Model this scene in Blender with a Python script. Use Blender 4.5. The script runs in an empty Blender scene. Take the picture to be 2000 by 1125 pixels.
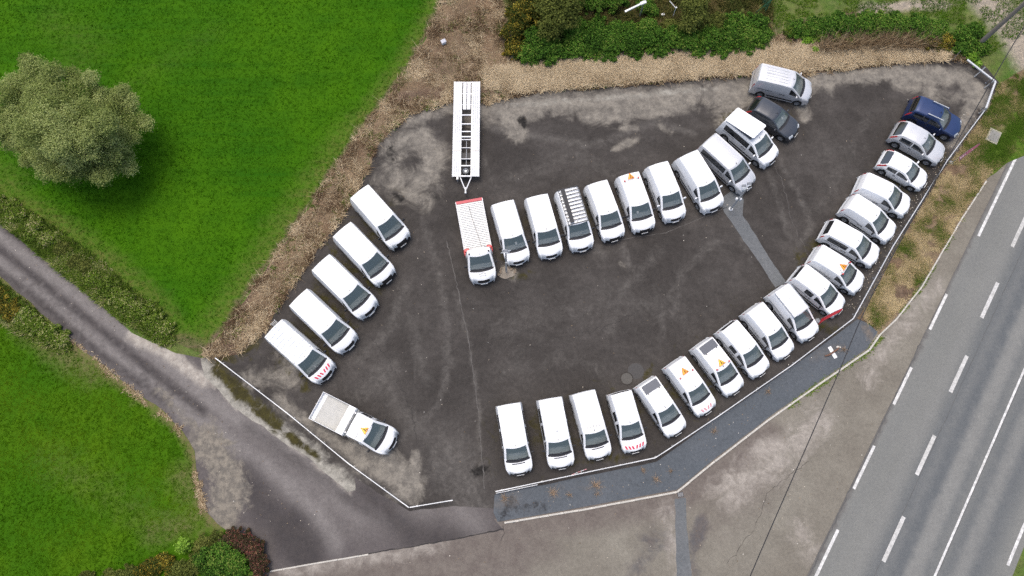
import bpy, math, random
import numpy as np
from mathutils import Vector, Matrix, noise as mnoise
from mathutils.geometry import delaunay_2d_cdt

# ------------------------------------------------------------------ camera, world, sun, exposure
scene = bpy.context.scene
COL = scene.collection
CAM_H, TILT, FOCAL = 49.5, math.radians(15.8), 1333.0      # metres, from straight down, px at 2000 wide
cam_d = bpy.data.cameras.new('camera'); cam = bpy.data.objects.new('camera', cam_d); COL.objects.link(cam)
cam_d.sensor_width = 36.0; cam_d.lens = FOCAL / 2000 * 36.0
cam_d.clip_start = 0.5; cam_d.clip_end = 3000
cam.location = (0, 0, CAM_H); cam.rotation_euler = (TILT, 0, 0)
scene.camera = cam

SUN_EL, SUN_AZ = math.radians(74), math.radians(125)        # azimuth of the sun, counted from +X towards +Y
world = bpy.data.worlds.new('World'); scene.world = world; world.use_nodes = True
wn = world.node_tree.nodes; wl = world.node_tree.links
wn.clear()
sky = wn.new('ShaderNodeTexSky'); sky.sky_type = 'NISHITA'; sky.sun_disc = False
sky.sun_elevation = SUN_EL; sky.sun_rotation = math.pi / 2 - SUN_AZ
sky.air_density = 1.0; sky.dust_density = 5.0; sky.ozone_density = 1.0; sky.altitude = 0
bg = wn.new('ShaderNodeBackground'); bg.inputs['Strength'].default_value = 0.15
wo = wn.new('ShaderNodeOutputWorld')
wl.new(sky.outputs[0], bg.inputs[0]); wl.new(bg.outputs[0], wo.inputs[0])
sun_d = bpy.data.lights.new('sun', 'SUN'); sun_d.energy = 0.9; sun_d.angle = math.radians(32); sun_d.color = (1.0, 0.94, 0.86)
sun = bpy.data.objects.new('sun', sun_d); COL.objects.link(sun)
sd = Vector((math.cos(SUN_AZ) * math.cos(SUN_EL), math.sin(SUN_AZ) * math.cos(SUN_EL), math.sin(SUN_EL)))
sun.rotation_euler = sd.to_track_quat('Z', 'Y').to_euler(); sun.location = (0, 0, 80)
scene.view_settings.view_transform = 'Standard'; scene.view_settings.look = 'None'
scene.view_settings.gamma = 1.0; scene.view_settings.use_curve_mapping = False
scene.view_settings.exposure = 0.52
scene.render.engine = 'CYCLES'
scene.cycles.use_denoising = False; scene.cycles.max_bounces = 6; scene.cycles.transparent_max_bounces = 8

R = random.Random(7)
NP = np.random.default_rng(11)

# ------------------------------------------------------------------ image-pixel-to-ground helpers
_c, _s = math.cos(TILT), math.sin(TILT)
def G(px, py, z=0.0):
    """an image pixel projected through the camera onto the level z (metres)"""
    x = (px - 1000) / FOCAL; y = -(py - 562.5) / FOCAL
    d = (x, y * _c + _s, y * _s - _c); t = (z - CAM_H) / d[2]
    return Vector((d[0] * t, d[1] * t, z))
def GA(pts, z=0.0): return np.array([G(p[0], p[1], z)[:2] for p in pts])

# ------------------------------------------------------------------ materials
MATS = {}
def nodes_of(name):
    m = bpy.data.materials.new(name); m.use_nodes = True
    nt = m.node_tree
    return m, nt, nt.nodes['Principled BSDF']
def inp(b, n, v):
    if n in b.inputs: b.inputs[n].default_value = v
def plain(name, col, rough=0.5, metal=0.0, coat=0.0, var=0.06, vscale=3.0, spec=0.5):
    if name in MATS: return MATS[name]
    m, nt, b = nodes_of(name)
    c = (*col, 1)
    tc = nt.nodes.new('ShaderNodeTexCoord'); n = nt.nodes.new('ShaderNodeTexNoise')
    n.inputs['Scale'].default_value = vscale; n.inputs['Detail'].default_value = 5
    nt.links.new(tc.outputs['Object'], n.inputs['Vector'])
    mx = nt.nodes.new('ShaderNodeMix'); mx.data_type = 'RGBA'
    mx.inputs[6].default_value = tuple(max(0, x * (1 - var)) for x in col) + (1,)
    mx.inputs[7].default_value = tuple(min(1, x * (1 + var)) for x in col) + (1,)
    nt.links.new(n.outputs['Fac'], mx.inputs[0]); nt.links.new(mx.outputs[2], b.inputs['Base Color'])
    inp(b, 'Roughness', rough); inp(b, 'Metallic', metal); inp(b, 'Coat Weight', coat); inp(b, 'Coat Roughness', 0.08)
    inp(b, 'Specular IOR Level', spec)
    MATS[name] = m; return m
def glass_mat(name, col, alpha):
    if name in MATS: return MATS[name]
    m, nt, b = nodes_of(name)
    inp(b, 'Base Color', (*col, 1)); inp(b, 'Roughness', 0.04); inp(b, 'Alpha', alpha); inp(b, 'Specular IOR Level', 1.0); inp(b, 'IOR', 1.7)
    MATS[name] = m; return m
def math_node(nt, op, a=None, b=None, clamp=False):
    n = nt.nodes.new('ShaderNodeMath'); n.operation = op; n.use_clamp = clamp
    for i, v in enumerate((a, b)):
        if v is None: continue
        if isinstance(v, (int, float)): n.inputs[i].default_value = v
        else: nt.links.new(v, n.inputs[i])
    return n.outputs[0]
def noise_out(nt, tc, scale, detail=5, rough=0.55, dist=0.0, vec=None):
    n = nt.nodes.new('ShaderNodeTexNoise'); n.inputs['Scale'].default_value = scale
    n.inputs['Detail'].default_value = detail; n.inputs['Roughness'].default_value = rough; n.inputs['Distortion'].default_value = dist
    nt.links.new(vec if vec is not None else tc.outputs['Object'], n.inputs['Vector'])
    return n.outputs['Fac']
def smooth(nt, v, lo, hi):
    n = nt.nodes.new('ShaderNodeMapRange'); n.interpolation_type = 'SMOOTHSTEP'
    nt.links.new(v, n.inputs['Value']); n.inputs['From Min'].default_value = lo; n.inputs['From Max'].default_value = hi
    return n.outputs['Result']
def mixc(nt, fac, a, b):
    n = nt.nodes.new('ShaderNodeMix'); n.data_type = 'RGBA'
    for i, v in ((0, fac), (6, a), (7, b)):
        if isinstance(v, (int, float)): n.inputs[i].default_value = v
        elif isinstance(v, tuple): n.inputs[i].default_value = (*v, 1)
        else: nt.links.new(v, n.inputs[i])
    return n.outputs[2]
def ground_mat(name, tones, layers=(), big=0.12, mid=0.8, fine=14.0, speck=0.35, rough=0.9, bump=0.25, bump_d=0.03, streak=None):
    """tones: three base colours mixed by noise at three sizes; layers: (attribute, colour, colour2, noise scale, noise amount, softness)"""
    m, nt, b = nodes_of(name)
    tc = nt.nodes.new('ShaderNodeTexCoord')
    f1 = smooth(nt, noise_out(nt, tc, big, 4), 0.35, 0.65)
    f2 = smooth(nt, noise_out(nt, tc, mid, 6, 0.65), 0.3, 0.7)
    col = mixc(nt, f1, tones[0], tones[1]); col = mixc(nt, math_node(nt, 'MULTIPLY', f2, 0.55), col, tones[2])
    for (attr, c1, c2, ns, na, soft) in layers:
        at = nt.nodes.new('ShaderNodeAttribute'); at.attribute_name = attr
        n1 = noise_out(nt, tc, ns, 12, 0.74, 0.9)
        v = math_node(nt, 'ADD', at.outputs['Fac'], math_node(nt, 'MULTIPLY', math_node(nt, 'SUBTRACT', n1, 0.5), na))
        f = smooth(nt, v, 0.5 - soft, 0.5 + soft)
        gate = smooth(nt, at.outputs['Fac'], 0.0, 0.12)
        f = math_node(nt, 'MULTIPLY', f, gate)
        cc = mixc(nt, smooth(nt, noise_out(nt, tc, ns * 2.3, 6, 0.7), 0.35, 0.65), c1, c2)
        col = mixc(nt, f, col, cc)
    if streak:
        mp = nt.nodes.new('ShaderNodeMapping'); mp.inputs['Rotation'].default_value = (0, 0, -streak[0]); mp.inputs['Scale'].default_value = (0.06, 1.5, 1)
        nt.links.new(tc.outputs['Object'], mp.inputs['Vector'])
        sf = smooth(nt, noise_out(nt, tc, 1.0, 5, 0.6, 0.0, mp.outputs[0]), 0.3, 0.7)
        col = mixc(nt, math_node(nt, 'MULTIPLY', sf, streak[1]), col, tones[1])
    sp = noise_out(nt, tc, fine, 3, 0.75)
    sp2 = noise_out(nt, tc, fine * 0.27, 8, 0.78)
    g1 = math_node(nt, 'ADD', math_node(nt, 'MULTIPLY', math_node(nt, 'SUBTRACT', sp, 0.5), 1.6), math_node(nt, 'MULTIPLY', math_node(nt, 'SUBTRACT', sp2, 0.5), 2.6))
    k = math_node(nt, 'MULTIPLY', math_node(nt, 'MAXIMUM', math_node(nt, 'ADD', 1.0, math_node(nt, 'MULTIPLY', g1, speck)), 0.25), 0.925)
    vm = nt.nodes.new('ShaderNodeVectorMath'); vm.operation = 'SCALE'
    nt.links.new(col, vm.inputs[0]); nt.links.new(k, vm.inputs['Scale'])
    nt.links.new(vm.outputs[0], b.inputs['Base Color'])
    inp(b, 'Roughness', rough); inp(b, 'Specular IOR Level', 0.08)
    bp = nt.nodes.new('ShaderNodeBump'); bp.inputs['Strength'].default_value = bump; bp.inputs['Distance'].default_value = bump_d
    nt.links.new(math_node(nt, 'ADD', sp, sp2), bp.inputs['Height']); nt.links.new(bp.outputs[0], b.inputs['Normal'])
    MATS[name] = m; return m
def leaf_mat(name, ramp, rough=0.6, trans=0.25):
    m, nt, b = nodes_of(name)
    at = nt.nodes.new('ShaderNodeAttribute'); at.attribute_name = 'tint'
    cr = nt.nodes.new('ShaderNodeValToRGB')
    els = cr.color_ramp.elements
    while len(els) < len(ramp): els.new(0.5)
    for e, (p, c) in zip(els, ramp): e.position = p; e.color = (*c, 1)
    nt.links.new(at.outputs['Fac'], cr.inputs[0]); nt.links.new(cr.outputs[0], b.inputs['Base Color'])
    inp(b, 'Roughness', rough); inp(b, 'Specular IOR Level', 0.02)
    if trans:
        tr = nt.nodes.new('ShaderNodeBsdfTranslucent'); nt.links.new(cr.outputs[0], tr.inputs[0])
        ms = nt.nodes.new('ShaderNodeMixShader'); ms.inputs[0].default_value = trans
        out = nt.nodes['Material Output']
        nt.links.new(b.outputs[0], ms.inputs[1]); nt.links.new(tr.outputs[0], ms.inputs[2]); nt.links.new(ms.outputs[0], out.inputs[0])
    MATS[name] = m; return m

WHITE = plain('white_paint', (0.80, 0.815, 0.82), 0.38, 0, 0.35, 0.025, 1.2)
WHITE2 = plain('white_enamel', (0.74, 0.75, 0.75), 0.5, 0, 0, 0.06, 2)
SILVER = plain('silver_paint', (0.60, 0.61, 0.62), 0.35, 0.3, 0.5, 0.03)
GREYM = plain('grey_metal_paint', (0.26, 0.27, 0.28), 0.35, 0.3, 0.5, 0.03)
DARKP = plain('dark_grey_paint', (0.048, 0.054, 0.064), 0.3, 0.3, 0.7, 0.05)
BLUEP = plain('blue_paint', (0.015, 0.036, 0.115), 0.3, 0.3, 0.7, 0.05)
BLACK = plain('black_plastic', (0.018, 0.018, 0.02), 0.55)
RUBBER = plain('rubber', (0.015, 0.015, 0.015), 0.85)
SEATM = plain('seat_cloth', (0.05, 0.055, 0.06), 0.9)
DASH = plain('dashboard_plastic', (0.24, 0.255, 0.26), 0.7)
RIMM = plain('rim_steel', (0.34, 0.35, 0.36), 0.4, 0.5)
GALV = plain('galvanised_steel', (0.52, 0.54, 0.55), 0.45, 0.5, 0, 0.12, 6)
LAMPG = plain('headlight_lens', (0.66, 0.69, 0.70), 0.15, 0.0, 0.6)
TAILR = plain('tail_light_lens', (0.30, 0.012, 0.012), 0.2, 0, 0.5)
REDP = plain('red_paint', (0.50, 0.03, 0.035), 0.45, 0, 0.2)
REDS = plain('red_reflective', (0.62, 0.04, 0.08), 0.5)
ORANGE = plain('amber', (0.85, 0.36, 0.02), 0.45)
YELLOW = plain('sign_yellow', (0.86, 0.52, 0.04), 0.5)
PLATEM = plain('number_plate', (0.75, 0.75, 0.72), 0.5)
PINKL = plain('faded_red', (0.62, 0.30, 0.32), 0.7)
SEAM = plain('panel_gap', (0.30, 0.31, 0.32), 0.8)
PANELD = plain('roof_panel_dark', (0.09, 0.10, 0.12), 0.45)
RIBM = plain('rib_dirt_shade', (0.50, 0.52, 0.53), 0.6)  # grey holds groove dirt plus rib shading that bright roofs wash out
ALU = plain('aluminium', (0.55, 0.565, 0.565), 0.5, 0.3, 0, 0.10, 8)
BEDF = plain('worn_bed_floor', (0.46, 0.46, 0.43), 0.8, 0, 0, 0.16, 3)
GLASS = glass_mat('windscreen_glass', (0.12, 0.165, 0.165), 0.5)
GLASSD = glass_mat('tinted_glass', (0.012, 0.014, 0.016), 0.93)
BARK = plain('bark', (0.09, 0.075, 0.06), 0.9, 0, 0, 0.3, 8)
WOODP = plain('weathered_pole_wood', (0.22, 0.195, 0.17), 0.9, 0, 0, 0.25, 5)
CONC = plain('kerb_concrete', (0.46, 0.44, 0.39), 0.9, 0, 0, 0.3, 4)

# ------------------------------------------------------------------ object helpers
def link(o, parent=None):
    COL.objects.link(o)
    if parent is not None: o.parent = parent
    return o
def mesh_np(name, V, F, mat, smooth_angle=None):
    me = bpy.data.meshes.new(name)
    V = np.asarray(V, dtype=np.float64)
    me.from_pydata(V.tolist() if len(V) < 50000 else [tuple(v) for v in V], [], [tuple(int(i) for i in f) for f in F])
    if mat: me.materials.append(mat)
    if smooth_angle:
        me.polygons.foreach_set('use_smooth', [True] * len(me.polygons))
        me.set_sharp_from_angle(angle=math.radians(smooth_angle))
    me.update(); return me
def obj(name, me, parent=None): return link(bpy.data.objects.new(name, me), parent)
def tag(o, label=None, cat=None, group=None, kind=None):
    if label: o['label'] = label
    if cat: o['category'] = cat
    if group: o['group'] = group
    if kind: o['kind'] = kind
    return o
def empty(name, loc, rz=0.0):
    o = bpy.data.objects.new(name, None); COL.objects.link(o)
    o.location = loc; o.rotation_euler = (0, 0, rz); o.empty_display_size = 0.3; return o
class MB:
    """collects simple solids into one mesh"""
    def __init__(s): s.V = []; s.F = []
    def add(s, V, F):
        n = len(s.V); s.V += [tuple(v) for v in V]; s.F += [tuple(i + n for i in f) for f in F]; return s
    def box(s, c, d, rot=None, bev=0.0):
        x, y, z = d[0] / 2, d[1] / 2, d[2] / 2
        if bev <= 0:
            V = [Vector((i * x, j * y, k * z)) for k in (-1, 1) for j in (-1, 1) for i in (-1, 1)]
            F = [(0, 2, 3, 1), (4, 5, 7, 6), (0, 1, 5, 4), (2, 6, 7, 3), (0, 4, 6, 2), (1, 3, 7, 5)]
        else:                                                   # chamfered in plan and on the top edge
            b = min(bev, x * .9, y * .9)
            ring = [(x - b, -y), (x, -y + b), (x, y - b), (x - b, y), (-x + b, y), (-x, y - b), (-x, -y + b), (-x + b, -y)]
            V = []
            for zz, k in ((-z, 1), (z - min(b, z), 1), (z, max(0.2, 1 - b / min(x, y)))):
                V += [Vector((p[0] * k, p[1] * k, zz)) for p in ring]
            F = [tuple(reversed(range(8))), tuple(range(16, 24))]
            for r in (0, 8):
                F += [(r + i, r + (i + 1) % 8, r + 8 + (i + 1) % 8, r + 8 + i) for i in range(8)]
        M = rot if rot is not None else Matrix.Identity(3)
        return s.add([M @ v + Vector(c) for v in V], F)
    def tube(s, a, b, r, r2=None, n=8, caps=True):
        a = Vector(a); b = Vector(b); r2 = r if r2 is None else r2
        d = (b - a).normalized(); u = d.orthogonal().normalized(); w = d.cross(u)
        V = []
        for p, q in ((a, r), (b, r2)):
            V += [p + (u * math.cos(t) + w * math.sin(t)) * q for t in [2 * math.pi * i / n for i in range(n)]]
        F = [(i, (i + 1) % n, n + (i + 1) % n, n + i) for i in range(n)]
        if caps: F += [tuple(reversed(range(n))), tuple(range(n, 2 * n))]
        return s.add(V, F)
    def lathe(s, prof, axis='Y', n=20, c=(0, 0, 0)):
        """prof: (radius, along axis)"""
        V = []; F = []
        for (r, h) in prof:
            for i in range(n):
                t = 2 * math.pi * i / n
                p = {'Y': (r * math.cos(t), h, r * math.sin(t)), 'Z': (r * math.cos(t), r * math.sin(t), h)}[axis]
                V.append((p[0] + c[0], p[1] + c[1], p[2] + c[2]))
        for k in range(len(prof) - 1):
            F += [(k * n + i, k * n + (i + 1) % n, (k + 1) * n + (i + 1) % n, (k + 1) * n + i) for i in range(n)]
        return s.add(V, F)
    def prism(s, pts, z0, z1):
        n = len(pts)
        V = [(p[0], p[1], z0) for p in pts] + [(p[0], p[1], z1) for p in pts]
        F = [tuple(reversed(range(n))), tuple(range(n, 2 * n))] + [(i, (i + 1) % n, n + (i + 1) % n, n + i) for i in range(n)]
        return s.add(V, F)
    def mesh(s, name, mat, ang=None): return mesh_np(name, s.V, s.F, mat, ang)
    def build(s, name, mat, parent=None, ang=None): return obj(name, s.mesh(name, mat, ang), parent)

# ------------------------------------------------------------------ ground sheets
def inside(P, poly):
    x, y = P[:, 0], P[:, 1]; r = np.zeros(len(P), bool); n = len(poly)
    for i in range(n):
        x1, y1 = poly[i]; x2, y2 = poly[(i + 1) % n]
        c = ((y1 > y) != (y2 > y))
        with np.errstate(divide='ignore', invalid='ignore'):
            r ^= c & (x < (x2 - x1) * (y - y1) / (y2 - y1) + x1)
    return r
def seg_dist(P, a, b):
    d = b - a; L2 = max(1e-9, float(d @ d)); t = np.clip(((P - a) @ d) / L2, 0, 1)
    return np.hypot(*(P - (a + t[:, None] * d)).T)
def poly_dist(P, pts, closed=True):
    r = np.full(len(P), 1e9); n = len(pts)
    for i in range(n if closed else n - 1): r = np.minimum(r, seg_dist(P, pts[i], pts[(i + 1) % n]))
    return r
def roughen(poly, step, amp, freq=0.6, seed=0.0):
    out = []; n = len(poly)
    for i in range(n):
        a = poly[i]; b = poly[(i + 1) % n]; L = float(np.hypot(*(b - a))); k = max(1, min(400, int(L / step)))
        nrm = np.array([-(b - a)[1], (b - a)[0]]) / max(L, 1e-6)
        for j in range(k):
            p = a + (b - a) * j / k
            f = mnoise.noise(Vector((p[0] * freq, p[1] * freq, seed))) + 0.5 * mnoise.noise(Vector((p[0] * freq * 3.1, p[1] * freq * 3.1, seed + 9)))
            out.append(p + nrm * f * amp)
    return np.array(out)
def sheet(name, pts, z, mat, res=1.0, step=0.5, amp=0.0, freq=0.6, masks=None, relief=None, world=False, core=None):
    """a ground sheet bounded by pts; masks: attribute -> function(points) -> values"""
    poly = np.array(pts, float) if world else GA(pts)
    poly = roughen(poly, step, amp, freq, len(name) * 1.7) if amp > 0 else poly
    lo, hi = poly.min(0), poly.max(0)
    if core is not None: lo = np.maximum(lo, core[0]); hi = np.minimum(hi, core[1])
    gx = np.arange(lo[0], hi[0], res); gy = np.arange(lo[1], hi[1], res)
    Gx, Gy = np.meshgrid(gx, gy); P = np.stack([Gx.ravel(), Gy.ravel()], 1)
    P = P + NP.uniform(-.3, .3, P.shape) * res
    P = P[inside(P, poly)]
    if len(P): P = P[poly_dist(P, poly) > res * 0.35]
    n = len(poly)
    vs = [Vector(p) for p in poly] + [Vector(p) for p in P]
    r = delaunay_2d_cdt(vs, [(i, (i + 1) % n) for i in range(n)], [list(range(n))], 1, 1e-5)
    V2 = np.array([v[:] for v in r[0]]); F = r[2]
    Z = np.full(len(V2), z)
    if relief: Z = Z + relief(V2, np.clip(poly_dist(V2, poly) / 0.8, 0, 1))
    me = mesh_np(name, np.column_stack([V2, Z]), F, mat)
    fl = sum(1 for p in me.polygons if p.normal.z < 0)
    if fl > len(me.polygons) / 2: me.flip_normals()
    if relief: me.polygons.foreach_set('use_smooth', [True] * len(me.polygons))
    for k, fn in (masks or {}).items():
        a = me.attributes.new(k, 'FLOAT', 'POINT'); a.data.foreach_set('value', np.clip(fn(V2), 0, 1).astype(np.float32))
    o = obj(name, me); o['kind'] = 'structure'; return o
PXM = 1 / 26.0
def strokes(lst):
    """lst: (points in image pixels, half width in image px, strength)"""
    pre = [(GA(p), w * PXM, s) for p, w, s in lst]
    def f(P):
        v = np.zeros(len(P))
        for pts, w, s in pre:
            d = poly_dist(P, pts, False) if len(pts) > 1 else np.hypot(*(P - pts[0]).T)
            v = np.maximum(v, s * np.clip(1.02 - 0.52 * (d / w) ** 1.2, 0, 1))
        return v
    return f

grass_tones = ((0.022, 0.096, 0.0016), (0.050, 0.142, 0.002), (0.015, 0.072, 0.0014))
M_FIELD = ground_mat('field_grass', grass_tones, [('edge', (0.075, 0.135, 0.018), (0.13, 0.13, 0.035), 1.2, 0.5, 0.4), ('soil_shade', (0.11, 0.075, 0.05), (0.16, 0.12, 0.075), 2.0, 0.6, 0.25)], big=0.09, mid=0.5, fine=9, speck=0.16, bump=0.5, bump_d=0.05, streak=(math.radians(56), .5))
M_LAWN = ground_mat('lawn_grass', ((0.038, 0.118, 0.002), (0.066, 0.145, 0.003), (0.030, 0.092, 0.002)), [('edge', (0.10, 0.13, 0.03), (0.15, 0.13, 0.06), 1.2, 0.7, 0.35)], big=0.16, mid=0.9, fine=9, speck=0.16, bump=0.5, bump_d=0.05)
M_MEADOW = ground_mat('meadow_ground', ((0.06, 0.13, 0.018), (0.11, 0.15, 0.035), (0.14, 0.13, 0.06)), [('soil_shade', (0.15, 0.11, 0.07), (0.10, 0.085, 0.045), 1.2, 0.6, 0.3), ('gravel', (0.36, 0.31, 0.24), (0.26, 0.23, 0.19), 1.6, 0.6, 0.3)], big=0.2, mid=1.1, fine=7, speck=0.6, bump=0.6, bump_d=0.08)
M_DRY = ground_mat('dry_bank_ground', ((0.17, 0.115, 0.07), (0.25, 0.19, 0.12), (0.10, 0.066, 0.043)), [('soil_shade', (0.10, 0.065, 0.045), (0.16, 0.115, 0.08), 1.0, 0.6, 0.3), ('green', (0.055, 0.115, 0.010), (0.09, 0.13, 0.02), 0.8, 0.9, 0.35)], big=0.3, mid=1.3, fine=8, speck=0.6, bump=0.7, bump_d=0.08)
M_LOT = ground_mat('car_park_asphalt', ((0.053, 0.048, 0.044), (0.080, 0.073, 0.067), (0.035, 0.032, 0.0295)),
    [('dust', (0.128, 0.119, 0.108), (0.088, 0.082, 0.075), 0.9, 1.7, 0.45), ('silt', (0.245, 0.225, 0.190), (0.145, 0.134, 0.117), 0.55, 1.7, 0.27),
     ('pale', (0.35, 0.335, 0.29), (0.23, 0.22, 0.19), 0.9, 1.3, 0.25), ('moss_shade', (0.062, 0.055, 0.018), (0.038, 0.034, 0.016), 0.8, 1.9, 0.22), ('oil', (0.018, 0.017, 0.016), (0.03, 0.028, 0.026), 1.6, 1.3, 0.22)], big=0.22, mid=0.9, fine=14, speck=0.42, bump=0.25)
M_LANE = ground_mat('lane_asphalt', ((0.105, 0.094, 0.092), (0.085, 0.076, 0.075), (0.125, 0.113, 0.107)),
    [('track', (0.205, 0.190, 0.180), (0.175, 0.162, 0.154), 0.6, 0.7, 0.5), ('dark', (0.055, 0.050, 0.050), (0.065, 0.058, 0.056), 0.6, 0.9, 0.45), ('silt', (0.24, 0.215, 0.175), (0.13, 0.12, 0.105), 0.9, 1.6, 0.2), ('pale', (0.42, 0.39, 0.34), (0.30, 0.27, 0.235), 0.8, 1.0, 0.3)], big=0.14, mid=0.7, fine=16, speck=0.36)
M_FORE = ground_mat('forecourt_asphalt', ((0.188, 0.172, 0.142), (0.230, 0.214, 0.178), (0.148, 0.135, 0.112)),
    [('dark', (0.10, 0.098, 0.10), (0.12, 0.105, 0.095), 0.8, 1.3, 0.25), ('red', (0.132, 0.113, 0.100), (0.165, 0.145, 0.126), 0.5, 1.0, 0.45), ('pale', (0.36, 0.33, 0.29), (0.27, 0.245, 0.215), 0.8, 1.4, 0.3)], big=0.18, mid=0.6, fine=16, speck=0.36)
M_PATH = ground_mat('footpath_asphalt', ((0.095, 0.108, 0.120), (0.108, 0.120, 0.132), (0.085, 0.095, 0.105)), [('spot', (0.035, 0.037, 0.04), (0.05, 0.05, 0.05), 2.4, 0.9, 0.12), ('silt', (0.19, 0.16, 0.13), (0.13, 0.12, 0.11), 1.2, 0.7, 0.25)], big=0.25, mid=1.2, fine=20, speck=0.38)
M_PATCH = ground_mat('patch_asphalt', ((0.135, 0.145, 0.150), (0.155, 0.162, 0.165), (0.115, 0.123, 0.128)), [], big=0.4, mid=1.5, fine=20, speck=0.42)
M_ROAD = ground_mat('road_asphalt', ((0.186, 0.190, 0.178), (0.200, 0.203, 0.190), (0.172, 0.175, 0.166)),
    [('dark', (0.108, 0.118, 0.124), (0.122, 0.131, 0.135), 0.4, 0.12, 0.5), ('track', (0.215, 0.217, 0.205), (0.198, 0.20, 0.19), 0.4, 0.12, 0.55), ('seam', (0.12, 0.115, 0.11), (0.14, 0.135, 0.125), 1.2, 0.5, 0.3)], big=0.12, mid=0.6, fine=22, speck=0.26)
M_PAINT = ground_mat('road_paint', ((0.68, 0.68, 0.65), (0.75, 0.75, 0.73), (0.26, 0.26, 0.25)), [], big=0.4, mid=2.8, fine=20, speck=0.5, bump=0.1)
M_PAINTW = ground_mat('worn_road_paint', ((0.52, 0.52, 0.49), (0.62, 0.62, 0.60), (0.30, 0.30, 0.285)), [], big=0.4, mid=3.0, fine=20, speck=0.5, bump=0.1)

CORE = (np.array((-52., -12.)), np.array((52., 50.)))
# terrain that carries everything, out to the horizon
sheet('ground', [(-900, -700), (900, -700), (900, 900), (-900, 900)], 0.0, M_MEADOW, res=0.9, step=60, world=True, core=(np.array((-8., 22.)), np.array((54., 48.))),
      masks={'soil_shade': strokes([([(1180, 20), (1250, 45), (1320, 20)], 30, 1), ([(1400, 40), (1500, 60)], 35, .7), ([(1505, 60), (1560, 45), (1700, 25)], 9, .9), ([(1510, 90), (1540, 120)], 25, .8), ([(900, 0), (960, 60)], 70, .9)]),
             'gravel': strokes([([(1690, 20), (1760, 12), (1850, 8)], 14, 1), ([(1930, 0), (1985, 60), (2040, 160)], 42, 1.0), ([(1880, -60), (2100, -30)], 60, 1)])})
field_pts = [(-900, -500), (900, -500), (880, -60), (862, 0), (846, 42), (800, 128), (752, 192), (695, 268), (640, 350), (560, 466), (480, 580), (420, 664), (390, 690), (345, 668), (300, 605), (200, 512), (100, 440), (0, 382), (-300, 200), (-900, -100)]
fedge = [(880, -40), (850, 35), (800, 128), (752, 192), (695, 268), (640, 350), (560, 466), (480, 580), (410, 680), (345, 668), (300, 605), (200, 512), (100, 440), (0, 382), (-100, 330)]
sheet('field', field_pts, 0.012, M_FIELD, res=0.9, step=0.5, amp=0.14, core=CORE,
      masks={'edge': strokes([(fedge, 34, .85), ([(410, 670), (480, 570), (640, 335), (700, 255)], 46, .75), ([(0, 372), (-60, 340)], 60, .7), ([(100, 40), (180, 90), (120, 150)], 60, .36), ([(250, 170), (420, 60)], 40, .3)]),
             'soil_shade': strokes([([(880, -40), (850, 35), (800, 128), (752, 192), (695, 268), (640, 350), (560, 466), (480, 580), (410, 680)], 7, 1), ([(350, 672), (400, 690)], 22, .9)])})
lawn_pts = [(-900, 60), (-300, 330), (0, 540), (60, 592), (140, 668), (200, 712), (260, 762), (320, 802), (358, 842), (380, 880), (385, 925), (396, 990), (425, 1022), (480, 1060), (500, 1180), (480, 1500), (-900, 1500)]
sheet('lawn', lawn_pts, 0.020, M_LAWN, res=0.8, step=0.4, amp=0.10, core=CORE,
      masks={'edge': strokes([([(0, 545), (60, 592), (140, 668), (200, 712), (260, 762), (320, 802), (358, 842), (382, 880), (387, 925), (396, 990), (425, 1022)], 13, 1), ([(60, 630), (130, 690), (190, 720)], 40, .7), ([(300, 1040), (420, 1010)], 30, .6), ([(350, 930), (370, 960)], 30, .6), ([(100, 900), (280, 1000)], 50, .35)])})
lane_pts = [(-600, 30), (0, 437), (110, 527), (215, 612), (258, 650), (345, 690), (400, 700), (520, 760), (820, 930), (985, 900), (1000, 1010), (995, 1060), (800, 1090), (640, 1116), (535, 1150), (470, 1180), (430, 1060), (396, 1000), (384, 925), (380, 882), (356, 844), (318, 804), (258, 764), (198, 714), (138, 668), (58, 594), (0, 542), (-600, 140)]
sheet('lane', lane_pts, 0.008, M_LANE, res=0.4, step=0.3, amp=0.05, core=CORE,
      masks={'track': strokes([([(-100, 380), (0, 462), (140, 572), (300, 690), (420, 790), (560, 880), (660, 960)], 17, .9), ([(-100, 425), (0, 512), (130, 616), (280, 740), (400, 830), (520, 910), (620, 1000), (650, 1060)], 19, .85), ([(560, 930), (700, 1010), (830, 1000)], 30, .55), ([(880, 960), (920, 1030)], 34, .62)]),
             'dark': strokes([([(-60, 440), (0, 487), (135, 594), (280, 712), (400, 805)], 9, .8), ([(560, 1030), (600, 1080)], 34, 1), ([(-100, 460), (60, 575), (200, 695), (330, 790)], 9, .8), ([(470, 930), (540, 1010)], 30, .75), ([(720, 960), (800, 1040), (900, 1060)], 30, .7), ([(0, 440), (150, 550), (260, 640)], 8, .7), ([(480, 830), (620, 930), (720, 1000)], 12, .6)]),
             'silt': strokes([([(400, 860), (430, 900), (450, 950), (440, 1000)], 34, .85), ([(310, 760), (390, 850)], 12, .6)]),
             'pale': strokes([([(258, 655), (330, 690), (400, 745)], 14, .8), ([(400, 735), (460, 795), (550, 855), (640, 925), (685, 962)], 6, .55)])})
fore_pts = [(527, 1117), (640, 1095), (800, 1069), (985, 1035), (965, 1014), (1312, 954), (1382, 895), (1492, 814), (1612, 730), (1692, 674), (1737, 618), (1788, 553), (1875, 425), (1925, 352), (1960, 318), (2200, 300), (1950, 900), (1660, 1500), (400, 1500)]
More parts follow.
